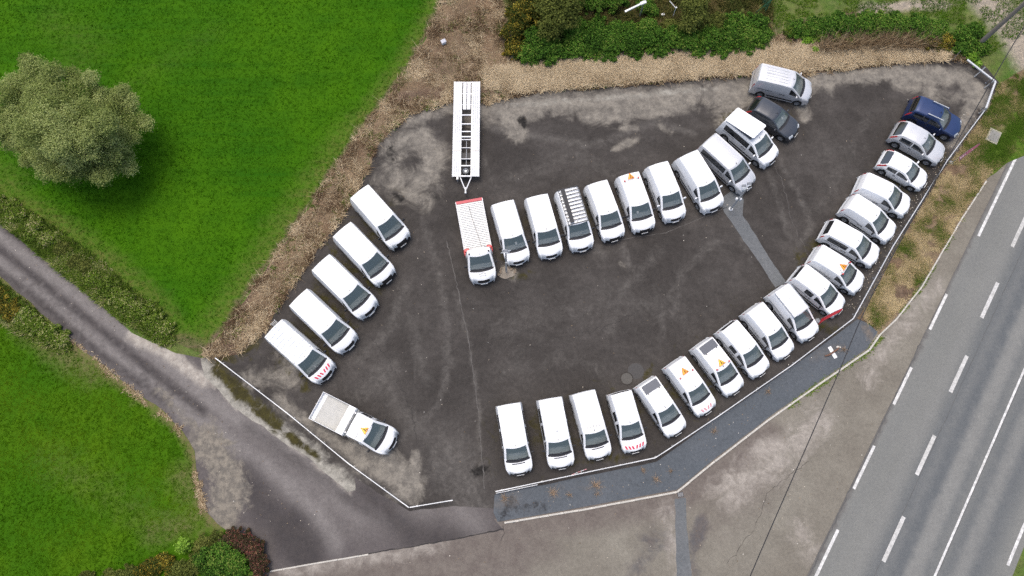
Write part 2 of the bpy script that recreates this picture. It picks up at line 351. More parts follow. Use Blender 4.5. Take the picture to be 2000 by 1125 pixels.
sheet('forecourt', fore_pts, 0.012, M_FORE, res=0.45, step=0.3, amp=0.04, core=CORE,
      masks={'dark': strokes([([(1372, 1020), (1360, 1060)], 14, .95), ([(560, 1112), (760, 1078), (980, 1038)], 12, .9), ([(1270, 1060), (1300, 1050)], 26, .6), ([(1240, 1115), (1260, 1090)], 24, .6), ([(1312, 1002), (1310, 985)], 8, .75), ([(620, 1105), (760, 1080), (960, 1045)], 14, .62), ([(1345, 1080), (1360, 1125)], 12, .65)]),
             'red': strokes([([(540, 1130), (700, 1110), (860, 1085), (980, 1065)], 60, 1.2), ([(980, 1035), (1150, 1010), (1300, 980), (1400, 925), (1500, 850)], 26, 1), ([(700, 1120), (900, 1090), (1050, 1060)], 46, .8), ([(1400, 1010), (1500, 930)], 40, .55)]),
             'pale': strokes([([(560, 1115), (700, 1090), (860, 1065)], 16, .6), ([(1420, 960), (1520, 900), (1600, 820)], 36, .62), ([(1560, 1040), (1600, 1090)], 30, .5), ([(1690, 740), (1760, 640), (1830, 560)], 26, .5), ([(1300, 1000), (1330, 1120)], 20, .55), ([(1480, 880), (1560, 860)], 20, .7)])})
lot_pts = [(392, 700), (425, 694), (470, 688), (520, 640), (560, 570), (610, 500), (662, 430), (716, 338), (734, 274), (796, 214), (880, 188), (960, 190), (1000, 180), (1090, 166), (1200, 160), (1330, 148), (1450, 138), (1560, 138), (1640, 128), (1750, 114), (1850, 106), (1910, 114), (1950, 160), (1938, 216), (1860, 326), (1765, 476), (1700, 605), (1690, 635), (1512, 766), (1400, 840), (1290, 914), (972, 978), (966, 992), (890, 988), (800, 998), (740, 962), (692, 930), (694, 956), (680, 960), (640, 928), (600, 892), (548, 862), (508, 828), (458, 797), (428, 762), (400, 738)]
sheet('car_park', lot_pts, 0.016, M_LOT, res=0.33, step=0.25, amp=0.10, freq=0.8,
      masks={'silt': strokes([([(930, 218), (1000, 212), (1100, 200), (1250, 196), (1400, 184), (1520, 165), (1620, 150)], 32, .8), ([(990, 225), (1010, 262)], 22, .9), ([(1150, 230), (1330, 205)], 22, .85), ([(1430, 200), (1420, 240)], 34, .72), ([(1560, 200), (1570, 225)], 16, .9),
                              ([(770, 290), (820, 270), (850, 300), (835, 345), (780, 350)], 34, .78), ([(760, 360), (830, 390)], 30, .62), ([(800, 238), (880, 212)], 16, .7), ([(1200, 292), (1245, 272)], 9, .75), ([(1215, 250), (1240, 250)], 8, .7), ([(1000, 262), (1010, 272)], 12, .9), ([(1290, 245), (1310, 260)], 10, .6),
                              ([(500, 740), (570, 740), (560, 700)], 26, .66), ([(540, 780), (620, 840), (700, 890), (780, 940)], 15, .74), ([(700, 880), (760, 920), (800, 950)], 30, .88), ([(812, 890), (812, 950)], 10, .95), ([(1600, 150), (1750, 142), (1880, 150), (1925, 200)], 22, 1.0), ([(1900, 200), (1860, 280)], 16, .8), ([(1750, 160), (1870, 190)], 22, .7), ([(1210, 515), (1220, 520)], 8, .6), ([(985, 530), (995, 535)], 14, .85)]),
             'pale': strokes([([(400, 738), (428, 762), (458, 797), (508, 828), (548, 862), (600, 892), (640, 928), (680, 960), (694, 956)], 5, 1.3), ([(400, 712), (440, 765), (505, 815), (560, 856), (640, 915), (684, 950)], 17, .72), ([(440, 740), (540, 825), (640, 890)], 10, .55), ([(1000, 205), (1200, 190), (1400, 172)], 9, .5)]),
             'moss_shade': strokes([([(425, 722), (455, 750), (480, 775), (515, 805), (540, 828)], 13, .85), ([(560, 848), (590, 870), (620, 893)], 8, .85), ([(1000, 860), (1150, 830), (1290, 790), (1450, 680), (1600, 560), (1720, 410), (1820, 280)], 62, .40), ([(1000, 450), (1180, 410), (1300, 370), (1420, 310), (1510, 230)], 52, .36), ([(740, 420), (630, 620), (585, 690)], 55, .40), ([(430, 700), (480, 690), (500, 660)], 20, .55), ([(600, 760), (590, 715), (640, 690)], 10, .7), ([(560, 640), (640, 720)], 9, .6), ([(610, 570), (690, 640)], 9, .6), ([(640, 480), (740, 570)], 9, .6), ([(1062, 800), (1066, 860)], 9, .8), ([(1110, 905), (1240, 890)], 9, .5), ([(1560, 500), (1600, 470)], 14, .6), ([(1265, 730), (1275, 715)], 8, .7), ([(1600, 640), (1640, 640)], 12, .6), ([(985, 500), (1000, 540), (1040, 530)], 10, .6), ([(1440, 225), (1420, 250)], 22, .6)]),  # broad bands along the van rows: moss with contact shade painted in
             'oil': strokes([([(930, 922), (945, 918)], 11, .8), ([(1018, 232), (1022, 245)], 9, .9), ([(800, 210), (806, 214)], 5, .9), ([(1140, 500), (1150, 510)], 8, .45), ([(770, 560), (790, 575)], 9, .45), ([(700, 690), (715, 705)], 9, .45), ([(1330, 440), (1345, 452)], 8, .45), ([(790, 820), (805, 840)], 10, .4), ([(1000, 600), (1020, 610)], 10, .4), ([(850, 380), (860, 395)], 10, .5), ([(760, 290), (770, 310)], 14, .6), ([(770, 380), (785, 392)], 8, .7)]),
             'dust': strokes([([(1520, 310), (1560, 380), (1585, 440), (1560, 480)], 7, .62), ([(1500, 330), (1530, 420), (1545, 470)], 6, .56), ([(1610, 300), (1690, 290)], 20, .35), ([(1290, 660), (1300, 590), (1340, 520), (1400, 470)], 8, .5), ([(1190, 650), (1220, 560), (1290, 490)], 12, .46), ([(1310, 620), (1330, 560)], 6, .5), ([(825, 430), (860, 540), (875, 660), (870, 760)], 7, .6), ([(890, 570), (918, 680), (935, 800), (940, 960)], 4, .72), ([(760, 880), (850, 800), (885, 700)], 6, .62), ([(740, 720), (780, 800), (840, 860), (860, 930)], 16, .52), ([(880, 880), (920, 980)], 40, .62), ([(800, 620), (830, 740)], 14, .42), ([(1000, 640), (1150, 600), (1300, 600)], 40, .34), ([(700, 700), (760, 650), (790, 560)], 14, .5), ([(700, 770), (770, 720)], 18, .5), ([(960, 250), (1150, 285), (1280, 240), (1350, 260)], 9, .6), ([(1160, 480), (1180, 500)], 10, .6), ([(1215, 480), (1230, 520)], 8, .75), ([(1440, 440), (1470, 520)], 8, .4), ([(1000, 350), (1120, 300), (1200, 340)], 16, .36), ([(940, 300), (1000, 420)], 12, .3), ([(1700, 220), (1640, 330), (1600, 400)], 14, .32), ([(640, 900), (700, 930)], 14, .4), ([(960, 730), (1100, 700), (1180, 720)], 16, .35), ([(1650, 660), (1690, 590), (1760, 460)], 9, .62)])})
path_pts = [(966, 966), (1282, 902), (1390, 824), (1500, 750), (1674, 624), (1692, 630), (1714, 648), (1694, 680), (1612, 737), (1500, 816), (1396, 896), (1322, 956), (1130, 992), (972, 1019), (964, 1000)]
sheet('footpath', path_pts, 0.034, M_PATH, res=0.4, step=0.3, amp=0.03,
      masks={'spot': strokes([([(990, 990), (1060, 990)], 24, .5), ([(1130, 970), (1320, 930)], 26, .38), ([(1380, 890), (1500, 800)], 22, .34), ([(980, 1010), (1000, 970)], 12, .6)]), 'silt': strokes([([(975, 985), (1010, 975)], 16, .5), ([(1590, 700), (1640, 680)], 16, .45), ([(1690, 640), (1700, 660)], 10, .7), ([(1080, 955), (1170, 950)], 14, .35)])})
sheet('asphalt_patch', [(1410, 400), (1412, 385), (1430, 372), (1448, 378), (1452, 392), (1450, 420), (1470, 450), (1500, 500), (1536, 552), (1514, 562), (1488, 520), (1456, 475), (1430, 436), (1414, 415)], 0.020, M_PATCH, res=0.4, step=0.15, amp=0.05, freq=2.0)
sheet('trench_patch', [(1318, 975), (1338, 972), (1342, 1040), (1352, 1130), (1360, 1250), (1330, 1250), (1322, 1130), (1320, 1040)], 0.016, M_PATCH, res=0.5, step=0.2, amp=0.06, freq=1.5)
# road: its own axis from two image pixels on the painted edge line
r0 = G(1600, 1110); r1 = G(1920, 440); RD = Vector((r1 - r0)[:2]).normalized(); RN = Vector((RD.y, -RD.x))
def road(s, t): v = Vector(r0[:2]) + RD * s + RN * t; return (v.x, v.y)
def road_st(px, py): v = Vector(G(px, py)[:2]) - Vector(r0[:2]); return v.dot(RD), v.dot(RN)
def road_st_w(p): return (Vector(p) - Vector(r0[:2])).dot(RN)
T_C = road_st(1808, 888)[1]; T_S = 0.5 * (road_st(1882, 1020)[1] + road_st(1960, 790)[1]); T_R = road_st(1990, 1050)[1]
def road_mask(lst):
    def f(P):
        d = (P - np.array(r0[:2])); t = d @ np.array(RN); v = np.zeros(len(P))
        for c, w, s in lst: v = np.maximum(v, s * np.clip(1.1 - 0.6 * np.abs((t - c) / w) ** 2, 0, 1))
        return v
    return f
sheet('road', [road(-150, -0.55), road(-20, -0.55), road(0, -0.5), road(14, -0.45), road(45, -0.35), road(200, -0.3), road(200, T_R + 0.5), road(-150, T_R + 0.5)], 0.024, M_ROAD, res=0.45, step=0.5, amp=0.03, world=True, core=(np.array((18., -10.)), np.array((56., 46.))),
      masks={'dark': road_mask([(T_C + 1.5, 1.9, .85), (T_S + 1.6, 1.6, .75), (0.5, .5, .2)]), 'track': road_mask([(T_C + 2.35, .55, 1.0), (T_S + 1.4, .5, .8), (T_C - .9, .5, .45), (T_C + .75, .35, .4)]), 'seam': road_mask([(-0.42, 0.28, .8)])})
def dash(s0, s1, t, w, mat=M_PAINT, name='road_marking'):
    V = [(*road(a, b), 0.029) for a, b in ((s0, t - w / 2), (s1, t - w / 2), (s1, t + w / 2), (s0, t + w / 2))]
    mb = MB(); mb.add(V, [(3, 2, 1, 0)]); o = mb.build(name, mat); o['kind'] = 'structure'; return o
for a, b in (((1593, 1140), (1632, 1032)), ((1664, 953), (1703, 868)), ((1740, 787), (1777, 716)), ((1811, 641), (1846, 573)), ((1908, 460), (2010, 262))):
    dash(road_st(*a)[0], road_st(*b)[0], 0.0 + 0.5 * (road_st(*a)[1] + road_st(*b)[1]) * 0.6, 0.2)
for a, b in (((1727, 1098), (1763, 1008)), ((1791, 928), (1824, 850)), ((1856, 766), (1888, 695)), ((1917, 621), (1948, 552)), ((1976, 482), (2010, 410))):
    dash(road_st(*a)[0], road_st(*b)[0], 0.5 * (road_st(*a)[1] + road_st(*b)[1]), 0.27, M_PAINTW)
dash(-60, 60, T_S, 0.15)
for k in range(-2, 5): dash(road_st(1969, 1105)[0] + 6.6 * k, road_st(1969, 1105)[0] + 6.6 * k + 3.2, T_R, 0.2)

verge_pts = [(1674, 622), (1690, 600), (1757, 470), (1852, 320), (1930, 212), (1948, 166), (1990, 140), (2300, 0), (2300, 200), (1965, 318), (1928, 350), (1878, 424), (1797, 560), (1747, 625), (1716, 655), (1700, 634)]
sheet('verge', verge_pts, 0.030, M_DRY, res=0.5, step=0.3, amp=0.10, masks={'soil_shade': strokes([([(1690, 640), (1740, 600), (1800, 530)], 14, .8), ([(1680, 610), (1750, 490), (1860, 320)], 8, .5)]), 'green': strokes([([(1955, 330), (1990, 260), (2040, 160), (2080, 60)], 34, 1.1), ([(1950, 150), (1960, 200), (1985, 230)], 22, .7), ([(1905, 340), (1950, 300)], 14, .8)])},
      relief=lambda P, e: e * 0.05)
bank_pts = [(880, -300), (900, -60), (866, 0), (850, 40), (802, 130), (756, 190), (698, 268), (642, 350), (562, 466), (482, 582), (424, 664), (392, 694), (425, 696), (470, 690), (522, 640), (562, 570), (612, 500), (664, 430), (718, 338), (740, 280), (800, 224), (880, 200), (960, 202), (1000, 190), (1090, 176), (1200, 170), (1330, 158), (1450, 148), (1560, 148), (1640, 138), (1750, 124), (1850, 116), (1900, 122), (1880, 92), (1780, 80), (1680, 88), (1580, 70), (1530, 60), (1500, 88), (1400, 90), (1250, 95), (1100, 115), (1010, 118), (985, 80), (980, 0), (975, -300)]
def bank_relief(P, e):
    return e * np.array([0.12 + 0.16 * mnoise.noise(Vector((p[0] * .5, p[1] * .5, 3))) + 0.06 * mnoise.noise(Vector((p[0] * 1.9, p[1] * 1.9, 8))) for p in P])
sheet('dry_bank', bank_pts, 0.026, M_DRY, res=0.4, step=0.25, amp=0.12, freq=1.0, relief=bank_relief,
      masks={'soil_shade': strokes([([(840, 150), (900, 110), (930, 60)], 40, .55), ([(780, 190), (880, 182), (960, 185)], 12, .9), ([(960, 188), (1100, 172), (1300, 160), (1480, 145), (1700, 120), (1850, 110)], 11, 1.3), ([(560, 470), (480, 585), (440, 650)], 9, .8), ([(440, 690), (500, 660)], 22, .9), ([(1530, 70), (1545, 110)], 14, .9), ([(905, 20), (880, 60), (850, 100)], 24, .5), ([(1850, 105), (1900, 125)], 20, .8)])})  # strip along the car park edge: a shadow line painted in dark earth colour

# joints, cracks and seams: thin uneven strips
def strip(name, pts, w, z, mat, jit=.04, step=.25, seed=1):
    P = GA(pts) if not isinstance(pts, np.ndarray) else pts; rg = np.random.default_rng(seed); out = []
    for a, b in zip(P[:-1], P[1:]):
        n = max(1, int(np.hypot(*(b - a)) / step)); out += [a + (b - a) * i / n for i in range(n)]
    out.append(P[-1]); C = np.array(out); C[1:-1] += rg.normal(0, jit, C[1:-1].shape)
    d = np.gradient(C, axis=0); nr = np.column_stack([-d[:, 1], d[:, 0]]); nr /= np.maximum(1e-6, np.linalg.norm(nr, axis=1))[:, None]
    ww = (w * rg.uniform(.35, 1.2, len(C)) / 2)[:, None]
    V = np.vstack([np.column_stack([C - nr * ww, np.full(len(C), z)]), np.column_stack([C + nr * ww, np.full(len(C), z)])]); n = len(C)
    o = obj(name, mesh_np(name, V, [(i, i + 1, n + i + 1, n + i) for i in range(n - 1)], mat)); o['kind'] = 'structure'; return o
M_JOINT = plain('pale_joint', (.098, .092, .085), .95, 0, 0, .4, 5); M_CRACK = plain('asphalt_crack', (.028, .026, .025), .95); M_SEAM2 = plain('road_seam', (.085, .085, .082), .95, 0, 0, .4, 3)
strip('asphalt_joint', [(872, 470), (893, 560), (918, 680), (934, 800), (946, 955)], .07, .020, M_JOINT, .03, seed=2)
strip('asphalt_joint', [(1210, 468), (1300, 455), (1420, 405)], .05, .020, M_JOINT, .02, seed=3)
strip('asphalt_joint', [(700, 1085), (800, 1068), (905, 1050), (985, 1033)], .09, .016, M_CRACK, .02, seed=4)
strip('asphalt_crack', [(982, 1026), (986, 1040), (978, 1056)], .05, .020, M_CRACK, .05, seed=5)
strip('asphalt_crack', [(1500, 300), (1530, 360), (1545, 430), (1580, 500)], .03, .020, M_JOINT, .06, seed=6)
strip('asphalt_crack', [(1000, 640), (1090, 660), (1180, 640), (1260, 600)], .025, .020, M_CRACK, .08, seed=7)
strip('asphalt_crack', [(700, 640), (760, 700), (800, 790), (820, 900)], .03, .020, M_CRACK, .08, seed=8)
strip('road_seam', np.array([road(a, -.38) for a in range(-8, 20, 2)]), .09, .0275, M_SEAM2, .04, seed=9)
strip('road_seam', np.array([road(a, T_C + .22) for a in range(-10, 34, 2)]), .035, .0275, M_SEAM2, .015, seed=10)
strip('road_seam', np.array([road(a, T_S + .12) for a in range(-10, 34, 2)]), .03, .0275, M_SEAM2, .01, seed=11)
strip('asphalt_crack', [(1420, 1100), (1470, 1040), (1500, 960), (1580, 900)], .025, .017, M_CRACK, .07, seed=12)
# kerbs
def kerb(name, pts, label, h=0.11, w=0.13, z=0.0, amp=0.0):
    P = GA(pts); mb = MB()
    root = empty(name, (P[0][0], P[0][1], z)); root['kind'] = 'structure'
    base = np.array(P[0])
    k = 0
    for a, b in zip(P[:-1], P[1:]):
        L = float(np.hypot(*(b - a))); n = max(1, round(L / 1.0)); d = (b - a) / L
        ang = math.atan2(d[1], d[0])
        for i in range(n):
            c = a + d * (L * (i + .5) / n) - base
            m = MB(); m.box((0, 0, h / 2), (L / n - 0.015, w, h), bev=0.012)
            o = m.build('kerb_stone', CONC, root); o.location = (c[0] + R.uniform(-.008, .008), c[1] + R.uniform(-.008, .008), R.uniform(-.006, .004)); o.rotation_euler = (0, 0, ang + R.uniform(-.006, .006)); k += 1
    return root
kerb('footpath_kerb', [(985, 1021), (1130, 997), (1322, 961), (1396, 901), (1500, 821), (1612, 742), (1697, 684), (1718, 654)], '', h=0.085)
kerb('verge_kerb', [(1718, 654), (1750, 624), (1800, 560), (1880, 424), (1926, 354)], '', h=0.08, w=0.11)
kerb('entrance_kerb', [(527, 1116), (600, 1103), (720, 1083)], '', h=0.05, w=0.1)

# ------------------------------------------------------------------ vehicles: a lofted shell split into panels
def lerp(a, b, t): return a + (b - a) * t
class Shell:
    def __init__(s, L, W, H, xrf, xc, zc, zh, belt, tumble=0.15, rs=0.14, fo=0.95, ro=0.85, wr=0.33, ribs=0, cab=False, rear_win=False, windows=(), door=(0, 0), car=False, bump_h=0.55, fround=0.25):
        s.__dict__.update(dict(L=L, W=W / 2, H=H, belt=belt, tumble=tumble, fo=fo, ro=ro, wr=wr, cab=cab, car=car, xa_f=L - fo, xa_r=ro, xrf=L - xrf, xc=L - xc, zc=zc, zh=zh))
        sill = 0.22 if not car else 0.20
        s.sill = sill
        if cab: rear = [((0.03, 0.50), 'rear'), ((0.0, 0.62), 'rear'), ((0.0, H - 0.16), 'rear'), ((0.05, H - 0.05), 'roof'), ((0.18, H - 0.01), 'roof')]
        elif car: rear = [((0.07, 0.34), 'rbump'), ((0.0, 0.50), 'rbump'), ((0.03, 0.66), 'rbump'), ((0.05, 0.72), 'rear'), ((0.13, belt + 0.02), 'rwin'), ((rs, H - 0.10), 'roof'), ((rs + 0.22, H - 0.03), 'roof')]
        else: rear = [((0.06, 0.34), 'rbump'), ((0.0, 0.44), 'rbump'), ((0.0, 0.60), 'rbump'), ((0.07, 0.66), 'rear'), ((0.09, belt + 0.05), 'rwin'), ((rs, H - 0.14), 'roof'), ((rs + 0.10, H - 0.035), 'roof'), ((rs + 0.4, H - 0.005), 'roof')]
        mid = [((lerp(rs + .4, s.xrf, .5), H + 0.01), 'roof'), ((s.xrf - 0.12, H - 0.03), 'roof'), ((s.xrf, H - 0.075), 'wshield'), ((lerp(s.xrf, s.xc, .5), lerp(H - 0.07, zc, .5) + 0.035), 'wshield'), ((s.xc, zc), 'cowl'), ((s.xc + 0.13, zc - 0.015), 'hood')]
        xh = L - (0.19 if not car else 0.22)
        front = [((lerp(s.xc, xh, .6), lerp(zc, zh, .55) + 0.02), 'hood'), ((xh, zh), 'grille'), ((L - 0.07, zh - 0.13), 'grille'), ((L - 0.025, bump_h + .07), 'fbump'), ((L, bump_h - 0.04), 'fbump'), ((L - 0.02, 0.36), 'fbump'), ((L - 0.09, 0.26), 'end')]
        pr = rear + mid + front
        pts = []; tags = []
        for (p, t), (q, _) in zip(pr[:-1], pr[1:]):
            d = math.hypot(q[0] - p[0], q[1] - p[1]); n = max(1, round(d / 0.085))
            for i in range(n): pts.append((lerp(p[0], q[0], i / n), lerp(p[1], q[1], i / n))); tags.append(t)
        pts.append(pr[-1][0])
        P = np.array(pts)
        for _ in range(2): P[1:-1] = 0.5 * P[1:-1] + 0.25 * (P[:-2] + P[2:])
        s.P = P; s.tags = tags; n = len(P)
        # rings
        mt = 14
        rows = 11 + mt * 2 - 1 + 10
        grid = np.zeros((n, 2 * 10 + 2 * mt - 1, 3))
        for i, (x, zt) in enumerate(P):
            w = s.half(x, fround)
            zs = sill
            rc = min(0.13 if x < s.xrf else 0.11, max(0.02, (zt - zs) * 0.35))
            if x > s.xc: rc = min(rc, 0.10)
            ze = max(zs + 0.01, zt - rc)
            zb = min(belt, zs + (ze - zs) * 0.93)
            wr_ = w - tumble * max(0, ze - zb) / (H - belt)
            for xa in (s.xa_f, None if cab else s.xa_r):
                if xa is None: continue
                dx = abs(x - xa); ra = wr + 0.055
                if dx < ra: zs = max(zs, wr + math.sqrt(ra * ra - dx * dx))
            zs = min(zs, zb - 0.04)
            half = [(w * 0.93, zs), (w * 0.985, zs + min(.05, (zb - zs) * .2)), (w * 1.0, lerp(zs, zb, .42)), (w * 0.997, zb)]
            for f in (0.10, 0.5, 0.88): half.append((lerp(w * .997, wr_, f ** 1.15), lerp(zb, ze, f)))
            half += [(wr_, ze), (wr_ - rc * .28, zt - rc * .32), (wr_ - rc * .9, zt - 0.045)]
            yt = wr_ - rc * .9
            bow = 0.0
            t = tags[min(i, n - 2)]
            if x > s.xrf - 0.5:
                a = min(1, (x - (s.xrf - 0.5)) / 0.5); bow = 0.13 * a * W / 1.9
                if x > s.xc: bow += 0.06 * min(1, (x - s.xc) / (L - s.xc))
            else: bow = -0.03 * max(0, 1 - x / 0.6)
            ring = []
            for k, (y, z) in enumerate(half):
                f = 0.0 if k < 3 else (k - 2) / 7
                if x > L - .4: f = max(f, .55)
                ring.append((x - bow * f, y, z))
            for j in range(1, 2 * mt):
                y = yt * (1 - j / mt)
                q = abs(y) / max(yt, 1e-6)
                z = zt - 0.045 * q ** 2.2
                if ribs and t == 'roof' and rs + .45 < x < s.xrf - 0.55 and q < 0.8 and j % 3 == 1: z += 0.017
                ring.append((x - bow * (q ** 2), y, z))
            ring += [(p[0], -p[1], p[2]) for p in reversed(ring[:10])]
            grid[i] = np.array(ring)
        grid[:, :, 0] -= L / 2
        s.grid = grid; s.mt = mt
        s.faces = {}
        nr = grid.shape[1]
        for i in range(n - 1):
            t = tags[i]; xm = 0.5 * (P[i][0] + P[i + 1][0])
            for j in range(nr - 1):
                left = j < nr // 2; k = j if left else nr - 2 - j         # 0.. from the sill on either side
                top = 9 <= j < nr - 10
                c = grid[i:i + 2, j:j + 2].reshape(4, 3).mean(0); q = abs(c[1]) / s.W
                side = 'L' if left else 'R'
                part = 'body'
                if top and t == 'wshield' and 10 <= j < nr - 11: part = 'windscreen' if tags[i + 1] == 'wshield' else 'cowl_panel'
                elif top and t == 'cowl': part = 'cowl_panel'
                elif t == 'hood' and top: part = 'bonnet'
                elif t == 'grille':
                    if q < 0.44: part = 'grille' if P[i][1] < zh - 0.04 else 'bonnet'
                    elif k >= 4: part = 'headlight' + side
                elif t == 'fbump': part = 'front_bumper'
                elif t == 'rbump': part = 'rear_bumper'
                elif t in ('rear', 'rwin') and not cab:
                    if k in (6, 7, 8, 9) and not top and belt - 0.25 < c[2] < belt + 0.3: part = 'tail_light' + side
                    elif t == 'rwin' and rear_win and (10 if car else 11) <= j < nr - (11 if car else 12): part = 'rear_window'
                elif cab and t == 'rear' and top and 12 <= j < nr - 13 and c[2] > belt + .15: part = 'rear_window'
                if part == 'body' and k in (4, 5) and not top:
                    for wi, (a, b) in enumerate(windows):
                        if a < xm < b and s.P[i][1] > belt + 0.17: part = 'side_window%d%s' % (wi, side)
                if part == 'body' and not top and k <= 6 and door[0] < xm < door[1]: part = 'door' + side
                s.faces.setdefault(part, []).append((i, j))
    def half(s, x, fr=0.30):
        w = s.W
        af = 0.95
        if x > s.L - af: t = (x - (s.L - af)) / af; w *= 1 - fr * t ** 3.4
        if x < 0.35: t = (0.35 - x) / 0.35; w *= 1 - 0.055 * t ** 2
        return w
    def part_mesh(s, part, mat, push=0.0):
        idx = {}; V = []; F = []
        for (i, j) in s.faces[part]:
            f = []
            for (a, b) in ((i, j), (i + 1, j), (i + 1, j + 1), (i, j + 1)):
                if (a, b) not in idx: idx[(a, b)] = len(V); V.append(s.grid[a, b])
                f.append(idx[(a, b)])
            F.append(f)
        me = mesh_np(part, V, F, mat, 42)
        return me
    def top_z(s, x, y):
        """height of bonnet or roof at vehicle x (from the tail), y"""
        i0 = next(i for i, t in enumerate(s.tags) if t == 'roof')
        i1 = len(s.tags) - 1 - next(i for i, t in enumerate(reversed(s.tags)) if t == 'grille')
        xs = s.P[i0:i1 + 1, 0]; zs = s.P[i0:i1 + 1, 1]
        q = min(1, abs(y) / (s.W * .9)); b = 0.16 * q * q if x > s.xrf else 0
        return float(np.interp(x + b, xs, zs)) - 0.045 * q ** 2.2
    def side_y(s, x, z):
        i = int(np.argmin(np.abs(s.P[:, 0] - x) + (0 if True else 0))); ring = s.grid[i, :10]
        return float(np.interp(z, ring[:, 2], ring[:, 1]))

WHEELS = {}
def wheel_meshes(r, w=0.20, alloy=False):
    k = (round(r, 3), w, alloy)
    if k in WHEELS: return WHEELS[k]
    m = MB(); m.lathe([(r * .62, -w / 2), (r * .93, -w / 2), (r, -w / 2 + .04), (r, w / 2 - .04), (r * .93, w / 2), (r * .64, w / 2 - .005)], 'Y', 22)
    d = MB(); d.lathe([(r * .66, w / 2 - .012), (r * .60, w / 2 - .02), (r * .52, w / 2 - .055), (r * .2, w / 2 - .035), (r * .16, w / 2 - .01), (0.001, w / 2 - .01)], 'Y', 22)
    ns = 5 if alloy else 8
    for i in range(ns):
        t = 2 * math.pi * i / ns
        rot = Matrix.Rotation(-t, 3, 'Y')
        d.box(rot @ Vector((r * .36, w / 2 - .028, 0)), (r * .44, .03, .065 if alloy else .03), rot)
    WHEELS[k] = (m.mesh('tyre', RUBBER, 40), d.mesh('rim', RIMM, 40)); return WHEELS[k]
def add_wheels(root, xs, y, r, w=0.20, alloy=False):
    ty, ri = wheel_meshes(r, w, alloy)
    for x in xs:
        for sd_ in (1, -1):
            o = obj('wheel', ty, root); o.location = (x, sd_ * (y - w / 2 - 0.015), r)
            if sd_ < 0: o.rotation_euler = (0, 0, math.pi)
            obj('rim', ri, o)
SHELLS = {}
def shell(key):
    if key not in SHELLS: SHELLS[key] = Shell(**SPEC[key])
    return SHELLS[key]
def dr(L, a, b): return (L - b, L - a)
